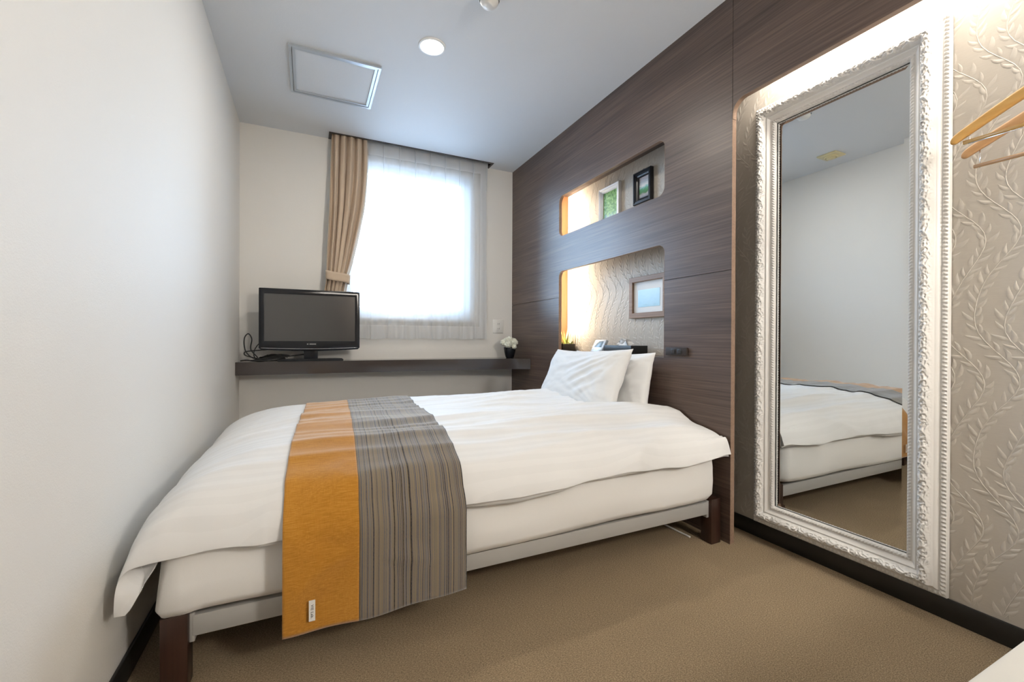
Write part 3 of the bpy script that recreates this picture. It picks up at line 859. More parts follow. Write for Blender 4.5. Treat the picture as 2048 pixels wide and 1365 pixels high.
# cables heaped beside the stand
SZ = .7195
def cable(name, pts, r, label):
    bm = bmesh.new(); tube(bm, smooth_path(pts, 8), r, 8)
    o = bmesh_obj(name, bm, M['black_matte'], None, True, pts[0])
    return tag(o, label, 'cable', None)
cable('cable', [(.30, -.12, .80), (.20, -.115, .80), (.10, -.12, .792), (.05, -.12, .785), (.045, -.12, .765), (.08, -.125, .75), (.12, -.125, .744), (.08, -.12, .80), (.085, -.12, .87), (.066, -.12, .905), (.045, -.12, .88), (.042, -.12, .83), (.055, -.12, .78), (.09, -.125, .745), (.14, -.13, .732)], .0038, 'black cable standing up in a tall loop in the shelf corner')
cable('cable', [(.15, -.115, .86), (.12, -.12, .83), (.10, -.125, .79), (.10, -.128, .755), (.12, -.13, .735), (.17, -.135, .728)], .0032, 'thin black cable falling from behind the television edge')
cable('cable', [(.022, -.13, .726), (.06, -.14, .730), (.10, -.15, .7245), (.16, -.165, .7245), (.22, -.17, .734), (.30, -.165, .752), (.36, -.15, .76), (.40, -.13, .765)], .004, 'black cable lying from left wall towards the stand neck')
# coil of cable (bundled)
pts = []
for k in range(160):
    a = 2 * PI * k / 18; lay = k / 18
    pts.append((.165 + .010 * lay + (.090 - .003 * lay) * math.cos(a), -.168 + .024 * math.sin(a) + .005 * lay, .726 + .0042 * lay + .005 * math.sin(2.3 * a + lay) * min(1, lay / 2)))
bm = bmesh.new(); tube(bm, pts, .0036, 8); o = bmesh_obj('cable', bm, M['black_matte'], None, True, pts[0])
tag(o, 'flat bundle of black cable coiled at the shelf edge', 'cable')

# vase with white flowers
vx, vy = 1.958, -.17
vs = empty('flower_vase', (vx, vy, SZ), 'small black vase of white flowers at right end of shelf', 'vase')
bm = bmesh.new(); lathe(bm, [(0, SZ), (.030, SZ), (.034, SZ + .004), (.047, SZ + .05), (.051, SZ + .085), (.049, SZ + .092), (.046, SZ + .085), (.038, SZ + .05), (0, SZ + .05)], vx, vy, 36)
bmesh_obj('vase', bm, M['black_plastic'], vs, 40)
M['petal'] = fabric('white_petal', (.80, .80, .68), .7, 200, .1)
M['green'] = mat('green_leaf', (.10, .20, .05), .5)
def bloom(c, r, seed):
    """ruffled round bloom"""
    bm = bmesh.new(); bmesh.ops.create_icosphere(bm, subdivisions=4, radius=1)
    for v in bm.verts:
        d = v.co.normalized(); q = d * 2.6 + Vector((seed * 7.1, 0, 0))
        h = (1 - abs(noise.noise(q))) ** 2 * .55 + (1 - abs(noise.noise(q * 2.3))) ** 2 * .30
        v.co = c + Vector((d.x, d.y, d.z * .85)) * r * (.45 + .72 * h)
    return bmesh_obj('flower', bm, M['petal'], vs, True)
for k, (dx, dy, dz, r) in enumerate(((-.030, -.030, .112, .036), (.030, -.022, .130, .036), (-.050, .008, .128, .034), (.000, .004, .150, .038), (.042, .020, .142, .032), (.018, -.046, .094, .024), (-.012, .038, .145, .032), (-.026, -.012, .146, .03))):
    bloom(Vector((vx + dx, vy + dy, SZ + dz)), r, k)
def blade_leaf(bm, p0, p1, w, sag, n=5):
    p0, p1 = Vector(p0), Vector(p1); d = p1 - p0; s_ = d.cross(Vector((0, 0, 1)))
    if s_.length < 1e-4: s_ = Vector((1, 0, 0))
    s_.normalize(); prev = None
    for i in range(n + 1):
        t_ = i / n; c = p0 + d * t_ + Vector((0, 0, -sag * t_ * t_)); ww = w * math.sin(PI * (.12 + .88 * t_)) if i < n else 0.0002
        cur = [bm.verts.new(c - s_ * ww), bm.verts.new(c + Vector((0, 0, -.15 * ww))), bm.verts.new(c + s_ * ww)]
        if prev:
            bm.faces.new((prev[0], prev[1], cur[1], cur[0])); bm.faces.new((prev[1], prev[2], cur[2], cur[1]))
        prev = cur
for (a, l, z) in ((2.6, .05, .12), (-.4, .055, .12), (.9, .05, .14), (-1.8, .045, .09)):
    bm = bmesh.new(); blade_leaf(bm, (vx + .02 * math.cos(a), vy + .02 * math.sin(a), SZ + .09), (vx + l * math.cos(a), vy + l * math.sin(a), SZ + z), .010, .01)
    bmesh_obj('leaf', bm, M['green'], vs, True)

# wall outlet right of the window
ou = empty('wall_outlet', (1.925, 0, .988), 'white socket plate on the wall beside the sheer curtain', 'socket')
box_obj('plate', (1.873, 1.972, -.009, 0, .930, 1.047), M['white_plastic'], ou, .003)
for zz in (.968, 1.010):
    s2 = box_obj('socket', (1.908, 1.938, -.012, -.008, zz - .015, zz + .015), M['white_plastic'], ou, .002)
    bm = bmesh.new()
    for xx in (1.917, 1.929): box(bm, xx - .0012, xx + .0012, -.0126, -.0118, zz - .005, zz + .005)
    bmesh_obj('slot', bm, M['black_matte'], s2)

# ================================================================ CURTAINS
DR = [(2.42, .585, .828), (2.30, .577, .832), (2.10, .571, .829), (1.88, .565, .812), (1.72, .559, .785), (1.58, .552, .757), (1.45, .547, .727), (1.36, .545, .702), (1.32, .548, .692), (1.28, .541, .688), (1.20, .530, .676), (1.0, .515, .672), (.90, .512, .672)]
dsp = smooth_path([Vector(d) for d in DR], 8)
def drape_pt(k, u):
    z, a, b = dsp[k]
    width = b - a
    x = a + width * u
    ph = u * 5.3 * 2 * PI
    gather = .25 + .75 * math.exp(-((z - 1.32) / .22) ** 2)
    ph += .8 * math.sin(z * 3 + u * 5)
    am = .021 * (1.15 - .5 * gather)
    y = -.078 + am * math.sin(ph) + .004 * math.sin(ph * 2.3 + z * 4)
    # bulk of the bunch at the tie
    y -= .020 * gather * math.sin(PI * u)
    x += .006 * math.cos(ph) * math.sin(PI * u)
    return Vector((x, y, z))
nu = 150
me = grid_mesh('drape', [[drape_pt(k, i / nu) for i in range(nu + 1)] for k in range(len(dsp))])
dr = finish('tan_curtain', me, M['tan'], None, True, (.69, -.08, 1.6))
md = dr.modifiers.new('s', 'SOLIDIFY'); md.thickness = .003; apply_mods(dr)
tag(dr, 'tan curtain gathered by a tieback left of the window', 'curtain')
bm = bmesh.new()
ring = []
for zz in (1.286, 1.30, 1.335, 1.350):
    kk = zz - 1.318
    loop = []
    for i in range(40):
        a = 2 * PI * i / 40
        cx = .620 + .02 * kk
        loop.append(bm.verts.new((cx + (.083 + .05 * kk) * math.copysign(abs(math.cos(a)) ** .7, math.cos(a)), -.094 + .040 * math.copysign(abs(math.sin(a)) ** .8, math.sin(a)), zz + .014 * (-math.cos(a)) * 1.0)))
    ring.append(loop)
for a, b in zip(ring, ring[1:]):
    for i in range(40): bm.faces.new((a[i], a[(i + 1) % 40], b[(i + 1) % 40], b[i]))
tie = bmesh_obj('tieback', bm, M['tan'], dr, True)
md = tie.modifiers.new('s', 'SOLIDIFY'); md.thickness = .004; apply_mods(tie)

# sheer with pinch pleats
SX0, SX1, SZ0, SZ1 = .700, 1.790, .876, 2.40
NP = 9
def sheer_pt(u, z):
    x = SX0 + (SX1 - SX0) * u
    k = (z - SZ0) / (SZ1 - SZ0)
    c = 2 * PI * NP * u
    pin = abs(math.cos(c / 2)) ** 10             # pleat positions at the heading
    am = .007 * (.5 + .5 * (1 - k))
    y = -.040 + am * math.sin(c + .9 * math.sin(2.1 * u + 2 * (1 - k))) + .004 * (1 - k) * math.sin(2.7 * c + 1.2)
    y = y * (1 - max(0, (k - .93)) / .07 * .6) + (-.042 - .014 * pin) * max(0, (k - .93)) / .07 * .6
    x += .008 * math.cos(c) * (1 - .5 * k)
    z2 = z + (.004 * math.sin(c * .5) if k < .05 else 0)
    return Vector((x, y, z2))
nu = 300
zs = [SZ0 + .105 + (SZ1 - SZ0 - .105) * (i / 44) for i in range(45)]
me = grid_mesh('sheer', [[sheer_pt(i / nu, z) for i in range(nu + 1)] for z in zs])
sh = finish('sheer_curtain', me, M['sheer'], None, True, (1.25, -.04, 1.6))
tag(sh, 'white sheer curtain hanging pleated over the bright window', 'curtain')
me = grid_mesh('hem', [[sheer_pt(i / nu, SZ0 + .105 * j / 8) for i in range(nu + 1)] for j in range(9)])
h1 = finish('hem', me, M['sheer_hem'], sh, True)
me = grid_mesh('heading', [[sheer_pt(i / nu, 2.27 + .13 * j / 8) + Vector((0, -.0012, 0)) for i in range(nu + 1)] for j in range(9)])
finish('heading_tape', me, M['sheer_hem'], sh, True)
me = grid_mesh('side_hem', [[sheer_pt(1 - .045 * i / 10, SZ0 + .105 + (SZ1 - SZ0 - .105) * j / 40) + Vector((0, -.0012, 0)) for i in range(11)] for j in range(41)])
finish('side_hem', me, M['sheer_hem'], sh, True)
for k in range(NP + 1):
    u = min(.999, k / NP); p0 = sheer_pt(u, 2.26); 
    bm = bmesh.new(); tube(bm, [(p0.x, -.056, 2.395), (p0.x, -.056, 2.33), (p0.x, -.052, 2.24), (p0.x, -.046, 2.13)], [.006, .0065, .004, .001], 8)
    bmesh_obj('pinch_pleat', bm, M['sheer_hem'], sh, True)

# ================================================================ MIRROR
MY0, MY1, MZ0, MZ1 = -2.833, -2.186, .071, 1.894
FW = .098
mir = empty('wall_mirror', ((G - .01), (MY0 + MY1) / 2, MZ0), 'tall mirror in an ornate white carved frame', 'mirror')
# cross section: d = distance from outer edge, h = height off the wall
prof = [(0, .003), (.0005, .016), (.003, .020), (.008, .0225), (.013, .022), (.017, .020), (.019, .022), (.022, .027), (.026, .031), (.029, .033), (.031, .040), (.034, .049), (.038, .057), (.043, .062), (.048, .064), (.053, .061), (.058, .055), (.062, .047), (.065, .041), (.067, .044), (.070, .043), (.073, .038), (.077, .033), (.081, .030), (.084, .029), (.086, .032), (.089, .034), (.092, .0335), (.095, .031), (.097, .027), (.098, .019)]
def dense(pr, step=.0016):
    out = [pr[0]]
    for a, b in zip(pr, pr[1:]):
        n = max(1, int(math.hypot(b[0] - a[0], b[1] - a[1]) / step))
        for i in range(1, n + 1): out.append((a[0] + (b[0] - a[0]) * i / n, a[1] + (b[1] - a[1]) * i / n))
    return out
prof = dense(prof)
# carved scroll tile: strokes in (along 0..1, across -1..1)
TL = .105
strokes = []
def stroke(pts, w0, w1):
    p = smooth_path([Vector((a, b, 0)) for a, b in pts], 6)
    for i, q in enumerate(p):
        k = i / (len(p) - 1); strokes.append((q.x, q.y, w0 + (w1 - w0) * k))
for fx, ox in ((1, 0.0), (-1, .5)):
    def s2_(a): return (ox + a)
    stroke([(s2_(.02), -.7 * fx), (s2_(.16), -.55 * fx), (s2_(.28), -.05 * fx), (s2_(.30), .45 * fx), (s2_(.22), .7 * fx), (s2_(.14), .5 * fx), (s2_(.16), .2 * fx), (s2_(.21), .28 * fx)], .055, .035)
    stroke([(s2_(.10), -.62 * fx), (s2_(.08), -.2 * fx), (s2_(.04), .15 * fx)], .045, .02)
    stroke([(s2_(.20), -.4 * fx), (s2_(.36), -.55 * fx), (s2_(.44), -.85 * fx)], .05, .02)
    stroke([(s2_(.27), -.1 * fx), (s2_(.40), -.15 * fx), (s2_(.47), -.4 * fx)], .045, .02)
    stroke([(s2_(.30), .25 * fx), (s2_(.40), .3 * fx), (s2_(.46), .1 * fx)], .04, .02)
    stroke([(s2_(.29), .5 * fx), (s2_(.38), .75 * fx), (s2_(.46), .7 * fx)], .04, .02)
    stroke([(s2_(.14), .75 * fx), (s2_(.05), .85 * fx), (s2_(-.02), .6 * fx)], .04, .02)
st_ = np.array(strokes)
def carve(along, c):
    """height 0..1 for arrays along (metres) and c (-1..1)"""
    a = (along / TL) % 1.0
    out = np.zeros_like(a)
    asp = .020 / TL          # half-width of the band against the tile length
    for sx2, sy2, w in strokes:
        da = np.abs(a - (sx2 % 1.0)); da = np.minimum(da, 1 - da); dc = (c - sy2) * asp
        d2 = (da * da + dc * dc) / (w * .62) ** 2
        out = np.maximum(out, np.sqrt(np.clip(1 - d2, 0, 1)))
    return out
pd = np.array([p[0] for p in prof]); ph_ = np.array([p[1] for p in prof])
def side(name, a0, a1, mapper):
    Ltot = a1 - a0; n = int(Ltot / .0026)
    t = np.linspace(0, 1, n)
    D, T = np.meshgrid(pd, t)
    A = a0 + D + (Ltot - 2 * D) * T          # mitred ends
    Hh = np.tile(ph_, (n, 1)).astype(float)
    mid = (a0 + a1) / 2
    c = (D - .0475) / .0175
    inb = np.clip(1 - np.abs(c) ** 6, 0, 1)
    cv = carve(A - mid + 50 * TL, np.clip(c, -1, 1))
    cv2 = carve((A - mid) * 1.7 + 80.03 * TL, np.clip(-c * 1.05, -1, 1))
    ribs = .35 * np.clip(np.sin((A - mid) * 2 * PI / .0062 + c * 3.0 + 2.2 * np.sin((A - mid) * 2 * PI / .05)), 0, 1)
    cv = np.maximum(np.maximum(cv, .72 * cv2), ribs)
    Hh += inb * (cv * .0072 - .002)
    # dentils on the outer flange
    od = np.clip(1 - ((D - .0085) / .0055) ** 4, 0, 1)
    Hh += od * .0032 * np.clip(np.sin((A - mid) * 2 * PI / .0125) * 2.2, -1, 1)
    # little leaf beads on the inner edge
    ib = np.clip(1 - ((D - .0905) / .0058) ** 4, 0, 1)
    Hh += ib * .0026 * np.sin((A - mid + (D - .0905) * .9) * 2 * PI / .0105)
    V = mapper(A, D, Hh)
    ni, nj = A.shape
    idx = np.arange(ni * nj).reshape(ni, nj)
    F = np.stack([idx[:-1, :-1], idx[1:, :-1], idx[1:, 1:], idx[:-1, 1:]], -1).reshape(-1, 4)
    me = bpy.data.meshes.new(name)
    me.from_pydata(V.reshape(-1, 3).tolist(), [], F.tolist()); me.update()
    bm = bmesh.new(); bm.from_mesh(me)
    s = sum(f.normal.x for f in list(bm.faces)[::50])
    if s > 0: bmesh.ops.reverse_faces(bm, faces=bm.faces)
    bm.to_mesh(me); bm.free()
    return finish(name, me, M['frame_white'], mir, True)
side('frame_side', MZ0, MZ1, lambda A, D, Hh: np.stack([G - Hh, MY1 - D, A], -1))
side('frame_side', MZ0, MZ1, lambda A, D, Hh: np.stack([G - Hh, MY0 + D, A], -1))
side('frame_rail', MY0, MY1, lambda A, D, Hh: np.stack([G - Hh, A, MZ1 - D], -1))
side('frame_rail', MY0, MY1, lambda A, D, Hh: np.stack([G - Hh, A, MZ0 + D], -1))
# glass with a bevelled margin
gy0, gy1, gz0, gz1 = MY0 + FW - .002, MY1 - FW + .002, MZ0 + FW - .002, MZ1 - FW + .002
bv = .02
bm = bmesh.new()
o4 = [bm.verts.new((G - .0155, y, z)) for y, z in ((gy0, gz0), (gy1, gz0), (gy1, gz1), (gy0, gz1))]
i4 = [bm.verts.new((G - .0168, y, z)) for y, z in ((gy0 + bv, gz0 + bv), (gy1 - bv, gz0 + bv), (gy1 - bv, gz1 - bv), (gy0 + bv, gz1 - bv))]
bm.faces.new(i4)
for k in range(4): bm.faces.new((o4[k], o4[(k + 1) % 4], i4[(k + 1) % 4], i4[k]))
bmesh.ops.recalc_face_normals(bm, faces=bm.faces)
bm.normal_update()
if sum(f.normal.x for f in bm.faces) > 0: bmesh.ops.reverse_faces(bm, faces=bm.faces)
bmesh_obj('mirror_glass', bm, M['mirror'], mir)
box_obj('backing_board', (G - .013, G - .0005, MY0 + .03, MY1 - .03, MZ0 + .03, MZ1 - .03), M['black_matte'], mir)

# ================================================================ NICHE THINGS
def picture(name, y0, y1, z0, z1, border, depth, fmat, label, build, steps=None):
    """frame on the papered wall, facing -x; build adds the picture"""
    p = empty(name, (G - .002, (y0 + y1) / 2, z0), label, 'picture')
    xb = G - .002
    if steps is None: steps = [(0, depth), (border, depth * .8)]
    bm = bmesh.new()
    loops = []
    pr = [(0, 0)] + steps + [(border, .006)]
    for d, h in pr:
        loops.append([bm.verts.new((xb - h, y, z)) for y, z in ((y0 + d, z0 + d), (y1 - d, z0 + d), (y1 - d, z1 - d), (y0 + d, z1 - d))])
    for a, b in zip(loops, loops[1:]):
        for k in range(4): bm.faces.new((a[k], a[(k + 1) % 4], b[(k + 1) % 4], b[k]))
    bmesh.ops.recalc_face_normals(bm, faces=bm.faces)
    if sum(f.normal.x for f in bm.faces) > 0: bmesh.ops.reverse_faces(bm, faces=bm.faces)
    bmesh_obj('frame', bm, fmat, p)
    build(p, xb, y0 + border, y1 - border, z0 + border, z1 - border)
    return p
def img_mat(name, maker):
    mt = mat(name, (.5, .5, .5), .35); t = NT(mt); maker(t); return mt
def forest(t):
    a = t.noise(t.coord(), 60, 5, .7); sx = t.n('ShaderNodeSeparateXYZ'); t.l(t.coord(), sx.inputs[0])
    c = t.ramp(a, [(.32, (.04, .12, .03)), (.48, (.16, .36, .08)), (.6, (.35, .58, .22)), (.72, (.62, .75, .5))])
    w_ = t.ramp(t.math('ADD', t.math('MULTIPLY', sx.outputs[2], 5), t.math('MULTIPLY', a, .6)), [(.45, (1, 1, 1)), (.75, (0, 0, 0))])
    d = t.ramp(t.noise(t.coord((1, 1, .4)), 70, 4), [(.35, (.12, .25, .30)), (.55, (.45, .62, .70)), (.7, (.80, .88, .92))])
    t.color(t.mix(w_, c, d))
M['forest'] = img_mat('forest_stream_print', forest)
def valley(t):
    sx = t.n('ShaderNodeSeparateXYZ'); t.l(t.coord(), sx.inputs[0])
    a = t.noise(t.coord((1, 1, 2.4)), 34, 4, .6); z = t.math('ADD', sx.outputs[2], t.math('MULTIPLY', t.math('SUBTRACT', a, .5), .035))
    x = t.n('ShaderNodeMapRange'); t.l(z, x.inputs[0]); x.inputs[1].default_value = .035; x.inputs[2].default_value = .165
    c = t.ramp(x.outputs[0], [(0, (.10, .13, .16)), (.14, (.42, .36, .34)), (.22, (.05, .16, .02)), (.38, (.08, .28, .10)), (.47, (.24, .48, .46)), (.56, (.72, .72, .70)), (.72, (.33, .37, .43)), (1, (.62, .52, .50))])
    t.color(c)
M['valley'] = img_mat('valley_clouds_print', valley)
def sea(t):
    sx = t.n('ShaderNodeSeparateXYZ'); t.l(t.coord(), sx.inputs[0])
    a = t.noise(t.coord((1, 1, 3)), 22, 3); x = t.n('ShaderNodeMapRange')
    t.l(t.math('ADD', sx.outputs[2], t.math('MULTIPLY', t.math('SUBTRACT', a, .5), .05)), x.inputs[0]); x.inputs[1].default_value = .04; x.inputs[2].default_value = .2
    t.color(t.ramp(x.outputs[0], [(0, (.22, .42, .52)), (.25, (.40, .64, .78)), (.6, (.50, .74, .90)), (1, (.58, .82, .90))]))
M['sea'] = img_mat('pale_blue_watercolour', sea)
M['white_frame'] = mat('white_frame_paint', (.80, .80, .80), .4)
M['black_frame'] = wood('black_frame_wood', (.012, .013, .017), (.02, .021, .026), (.032, .033, .04), .3, 'Z', 90)
M['oak_frame'] = wood('brown_oak_frame', (.20, .12, .075), (.28, .175, .115), (.36, .235, .16), .5, 'Y', 110)
M['mat_card'] = mat('white_mount_card', (.80, .82, .83), .8)
def b1(p, xb, y0, y1, z0, z1):
    box_obj('print', (xb - .005, xb - .001, y0 - .001, y1 + .001, z0 - .001, z1 + .001), M['forest'], p)
def b2(p, xb, y0, y1, z0, z1):
    box_obj('print', (xb - .005, xb - .001, y0 - .001, y1 + .001, z0 - .001, z1 + .001), M['valley'], p)
def b3(p, xb, y0, y1, z0, z1):
    c = box_obj('mount_card', (xb - .004, xb - .001, y0 - .001, y1 + .001, z0 - .001, z1 + .001), M['mat_card'], p)
    box_obj('painting', (xb - .0055, xb - .003, y0 + .034, y1 - .036, z0 + .034, z1 - .048), M['sea'], c)
def hook(p, y, z):
    bm = bmesh.new(); tube(bm, [(G, y, z + .012), (G - .010, y, z + .012), (G - .012, y, z + .004), (G - .010, y, z - .008)], .0016, 8); bmesh_obj('hook', bm, M['chrome'], p, True)
p1 = picture('picture_frame', -1.256, -1.045, 1.628, 1.892, .034, .024, M['white_frame'], 'white picture frame with a green forest print in the upper niche', b1, [(0, .022), (.004, .024), (.012, .021), (.016, .021), (.024, .014), (.030, .014)])
hook(p1, -1.15, 1.892)
p2 = picture('picture_frame', -1.540, -1.392, 1.690, 1.884, .036, .026, M['black_frame'], 'black stepped picture frame with a cloudy landscape in upper niche', b2, [(0, .022), (.003, .026), (.010, .026), (.012, .021), (.019, .021), (.021, .016), (.029, .013)])
hook(p2, -1.466, 1.884)
p3 = picture('picture_frame', -1.665, -1.355, 1.006, 1.253, .031, .020, M['oak_frame'], 'brown wooden picture frame with a pale blue seascape in lower niche', b3, [(0, .019), (.002, .020), (.028, .020), (.031, .018)])

# planter with spiky leaves
px0, px1, py0, py1 = 2.106, 2.212, -.770, -.668
pt = empty('planter', ((px0 + px1) / 2, (py0 + py1) / 2, LZ), 'square black planter with spiky yellow green leaves on the niche ledge', 'plant')
M['pot'] = mat('dark_brown_pot', (.028, .024, .018), .45)
plate('pot', [[(px0, LZ + .0005), (px1, LZ + .0005), (px1, LZ + .058), (px0, LZ + .058)]], py0, py1, M['pot'], 'Y', pt, .003)
M['spike'] = mat('yellow_green_leaf', (.42, .46, .10), .5)
M['lime'] = mat('pale_lime_leaf', (.62, .66, .28), .55)
rg = random.Random(11)
for k in range(22):
    a = rg.uniform(0, 2 * PI); r = rg.uniform(.008, .040); h = rg.uniform(.05, .118)
    b = ((px0 + px1) / 2 + .02 * math.cos(a) * rg.random(), -.722 + .02 * math.sin(a), LZ + .055)
    bm = bmesh.new(); blade_leaf(bm, b, (b[0] + r * math.cos(a), b[1] + r * math.sin(a), LZ + .055 + h), .0036, .004, 5)
    bmesh_obj('leaf', bm, M['spike'], pt, True)
for k in range(16):
    a = rg.uniform(0, 2 * PI); b = (rg.uniform(px0 + .012, px1 - .012), rg.uniform(py0 + .012, py1 - .012), LZ + .055)
    bm = bmesh.new(); blade_leaf(bm, b, (b[0] + .024 * math.cos(a), b[1] + .024 * math.sin(a), b[2] + rg.uniform(.012, .032)), .0085, .006, 4)
    bmesh_obj('leaf', bm, M['lime'], pt, True)

# bedside clock
ck = empty('alarm_clock', (2.12, -1.18, LZ), 'small silver digital clock tilted back beside the tissue box', 'clock')
M['silver'] = mat('silver_plastic', (.62, .64, .66), .32, .3)
M['lcd'] = mat('grey_lcd', (.22, .29, .33), .2)
ang = R(28)
T_ = Matrix.Translation((2.098, -1.185, LZ + .022)) @ Matrix.Rotation(ang, 4, 'Y')
def clk(name, dims, material, parent, bev=.002):
    bm = bmesh.new(); box(bm, *dims, bev=bev); bm.transform(T_); return bmesh_obj(name, bm, material, parent, 40)
cb = clk('body', (0, .020, -.058, .058, 0, .078), M['silver'], ck, .004)
clk('screen', (-.0015, .002, -.036, .036, .022, .066), M['lcd'], cb, .0008)
for yy in (-.04, -.013, .013, .04): clk('button', (-.0022, .001, yy - .008, yy + .008, .006, .011), M['silver'], cb, .0008)
bm = bmesh.new(); box(bm, 2.085, 2.150, -1.235, -1.135, LZ + .0005, LZ + .022, .005); bmesh_obj('foot', bm, M['silver'], ck, 40)

# tissue box
tx = empty('tissue_box', (2.14, -1.41, LZ), 'long black tissue box on the niche ledge', 'tissue box')
M['box_black'] = mat('black_leatherette', (.022, .023, .022), .36)
plate('box', [[(2.080, -1.535), (2.202, -1.535), (2.202, -1.285), (2.080, -1.285)], [(2.125, -1.47), (2.157, -1.47), (2.157, -1.35), (2.125, -1.35)]], LZ + .0005, LZ + .056, M['box_black'], 'Z', tx, .002)
P = []
for i in range(25):
    u = i / 24; row = []
    for j in range(13):
        v = j / 12
        yy = -1.41 + (u - .5) * (.075 + .04 * v); hgt_ = (.022 + .030 * math.sin(PI * u) ** .8) * v
        row.append(Vector((2.141 + (v * .034 - .012) * math.cos(u * 5) + noise.noise(Vector((u * 5, v * 3, 2))) * .014 * v, yy, LZ + .045 + hgt_ + .006 * v * noise.noise(Vector((u * 9, v * 2, 8))))))
    P.append(row)
M['tissue'] = mat('white_tissue', (.85, .85, .85), .9)
P2 = [[Vector((2.141 - (p.x - 2.141) * .9 - .01, p.y + .004, p.z - .003)) for p in row] for row in P]
me1 = grid_mesh('tissue', P); me2 = grid_mesh('t2', P2)
bm = bmesh.new(); bm.from_mesh(me1); bm.from_mesh(me2)
ts = bmesh_obj('tissue', bm, M['tissue'], tx, True); ts['label'] = 'white tissue pulled up through the slot'

# two-gang switch plate on the panelling
sw = empty('switch_plate', (W, -1.90, .818), 'dark brown two-gang switch plate on the wood panelling', 'switch')
M['plate_brown'] = mat('dark_brown_plastic', (.040, .030, .026), .6, spec=.3)
box_obj('plate', (W - .012, W - .0005, -1.966, -1.832, .799, .838), M['plate_brown'], sw, .003)
for yc in (-1.884, -1.923):
    s2 = box_obj('switch_button', (W - .0145, W - .011, yc - .013, yc + .013, .806, .831), M['black_matte'], sw, .002)
    box_obj('button_mark', (W - .0152, W - .0143, yc - .008, yc + .008, .811, .826), M['plate_brown'], s2)

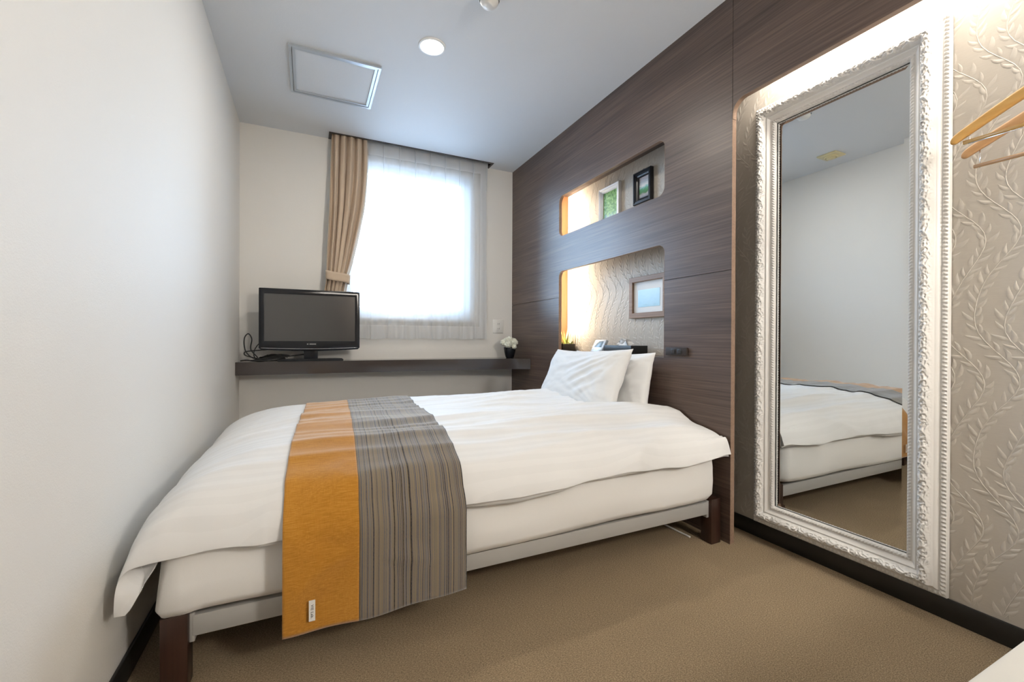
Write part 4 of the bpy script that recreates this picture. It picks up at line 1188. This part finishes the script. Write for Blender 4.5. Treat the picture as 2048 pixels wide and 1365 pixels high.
# ================================================================ HANGERS
M['hanger_wood'] = wood('varnished_yellow_wood', (.40, .21, .055), (.52, .28, .075), (.60, .35, .11), .3, 'Y', 60)
M['hanger_dark'] = wood('shaded_beech', (.36, .19, .08), (.45, .25, .11), (.52, .30, .14), .35, 'Y', 60)
HY = -3.075
def hanger(x, ztip, ztop, zbar, ytip, material, label, rodded):
    h = empty('clothes_hanger', (x, HY, ztop), label, 'hanger', 'wooden hangers on the wall hook')
    half = ytip - HY
    bm = bmesh.new(); rows = []
    n = 64
    for i in range(n + 1):
        u = math.sin(PI / 2 * (-1 + 2 * i / n)); a = abs(u)
        y = HY + half * u
        zc = ztop - (ztop - ztip) * (a ** 1.25)
        hh = .0150 - .002 * a ** 3; tt = .0055 + .003 * (1 - a)
        if a > .93: hh *= math.sqrt(max(.10, 1 - ((a - .93) / .074) ** 2))
        xo = -.02 * a * a
        rows.append([bm.verts.new((x + xo + sx3 * tt, y, zc + sz3 * hh)) for sx3, sz3 in ((-1, -.6), (-.6, -1), (.6, -1), (1, -.6), (1, .6), (.6, 1), (-.6, 1), (-1, .6))])
    for a, b in zip(rows, rows[1:]):
        for k in range(8): bm.faces.new((a[k], a[(k + 1) % 8], b[(k + 1) % 8], b[k]))
    bm.faces.new(rows[0]); bm.faces.new(rows[-1][::-1]); bmesh.ops.recalc_face_normals(bm, faces=bm.faces)
    bmesh_obj('shoulder_bar', bm, material, h, True)
    e = half - .035
    bm = bmesh.new(); tube(bm, [(x - .012, HY - e - .012, zbar), (x - .012, HY + e + .012, zbar)], .0055, 12); bmesh_obj('trouser_bar', bm, material, h, True)
    for s3 in (-1, 1):
        yy = HY + s3 * e; zz = ztop - (ztop - ztip) * (abs(e / half) ** 1.25)
        bm = bmesh.new(); tube(bm, [(x - .012, yy, zz - .008), (x - .012, yy, zbar - .007)], .0014, 8); bmesh_obj('pin', bm, M['chrome'], h, True)
    if rodded:
        bm = bmesh.new(); tube(bm, [(x - .019, HY - e, zbar - .008), (x - .019, HY + e, zbar - .008)], .0016, 8); bmesh_obj('wire', bm, M['chrome'], h, True)
    bm = bmesh.new(); tube(bm, smooth_path([(x, HY, ztop), (x, HY, ztop + .035), (x + .004, HY, ztop + .05), (x + .022, HY, ztop + .065), (x + .022, HY, ztop + .085), (x, HY, ztop + .095), (x - .02, HY, ztop + .08)], 5), .0018, 8); bmesh_obj('hook', bm, M['chrome'], h, True)
hanger(2.075, 1.432, 1.530, 1.424, -2.893, M['hanger_wood'], 'front yellow wooden hanger with a metal wire under its bar', True)
hanger(2.150, 1.408, 1.500, 1.372, -2.890, M['hanger_dark'], 'rear wooden hanger hanging closest to the wallpaper', False)
pg = empty('wall_hook', (G, HY, 1.60), 'wall peg that carries the two wooden hangers', 'hook')
bm = bmesh.new(); tube(bm, smooth_path([(G, HY, 1.60), (2.18, HY, 1.588), (2.08, HY, 1.585), (2.04, HY, 1.60)], 5), .005, 10); bmesh_obj('peg', bm, M['chrome'], pg, True)
box_obj('peg_plate', (G - .008, G, HY - .025, HY + .025, 1.57, 1.64), M['white_plastic'], pg, .002)

# ================================================================ TABLE CORNER IN FRONT
M['table_white'] = mat('white_laminate', (.62, .59, .53), .4)
M['table_edge'] = mat('beige_edge', (.62, .54, .38), .45)
tbx = empty('side_table', (1.45, -3.6, 0), 'white side table, its corner cutting the bottom right edge', 'table')
bm = bmesh.new(); box(bm, .80, 2.16, -3.90, -3.312, .578, .600, .004); bmesh_obj('table_top', bm, M['table_white'], tbx, 40)
bm = bmesh.new(); box(bm, .81, 2.15, -3.89, -3.322, .54, .578, .003); bmesh_obj('apron', bm, M['table_edge'], tbx, 40)
for xx in (.83, 2.09):
    for yy in (-3.87, -3.385): box_obj('leg', (xx, xx + .045, yy, yy + .045, 0, .54), M['table_white'], tbx, .003)
# white cable on the carpet under the bed head
bm = bmesh.new(); tube(bm, smooth_path([(1.96, -1.05, .004), (1.95, -1.4, .004), (1.955, -1.7, .004), (1.945, -1.95, .004), (1.95, -2.08, .004)], 8), .004, 8)
tag(bmesh_obj('cable', bm, M['white_plastic'], None, True, (1.95, -1.5, 0)), 'white cable lying on the carpet under the bed head', 'cable')
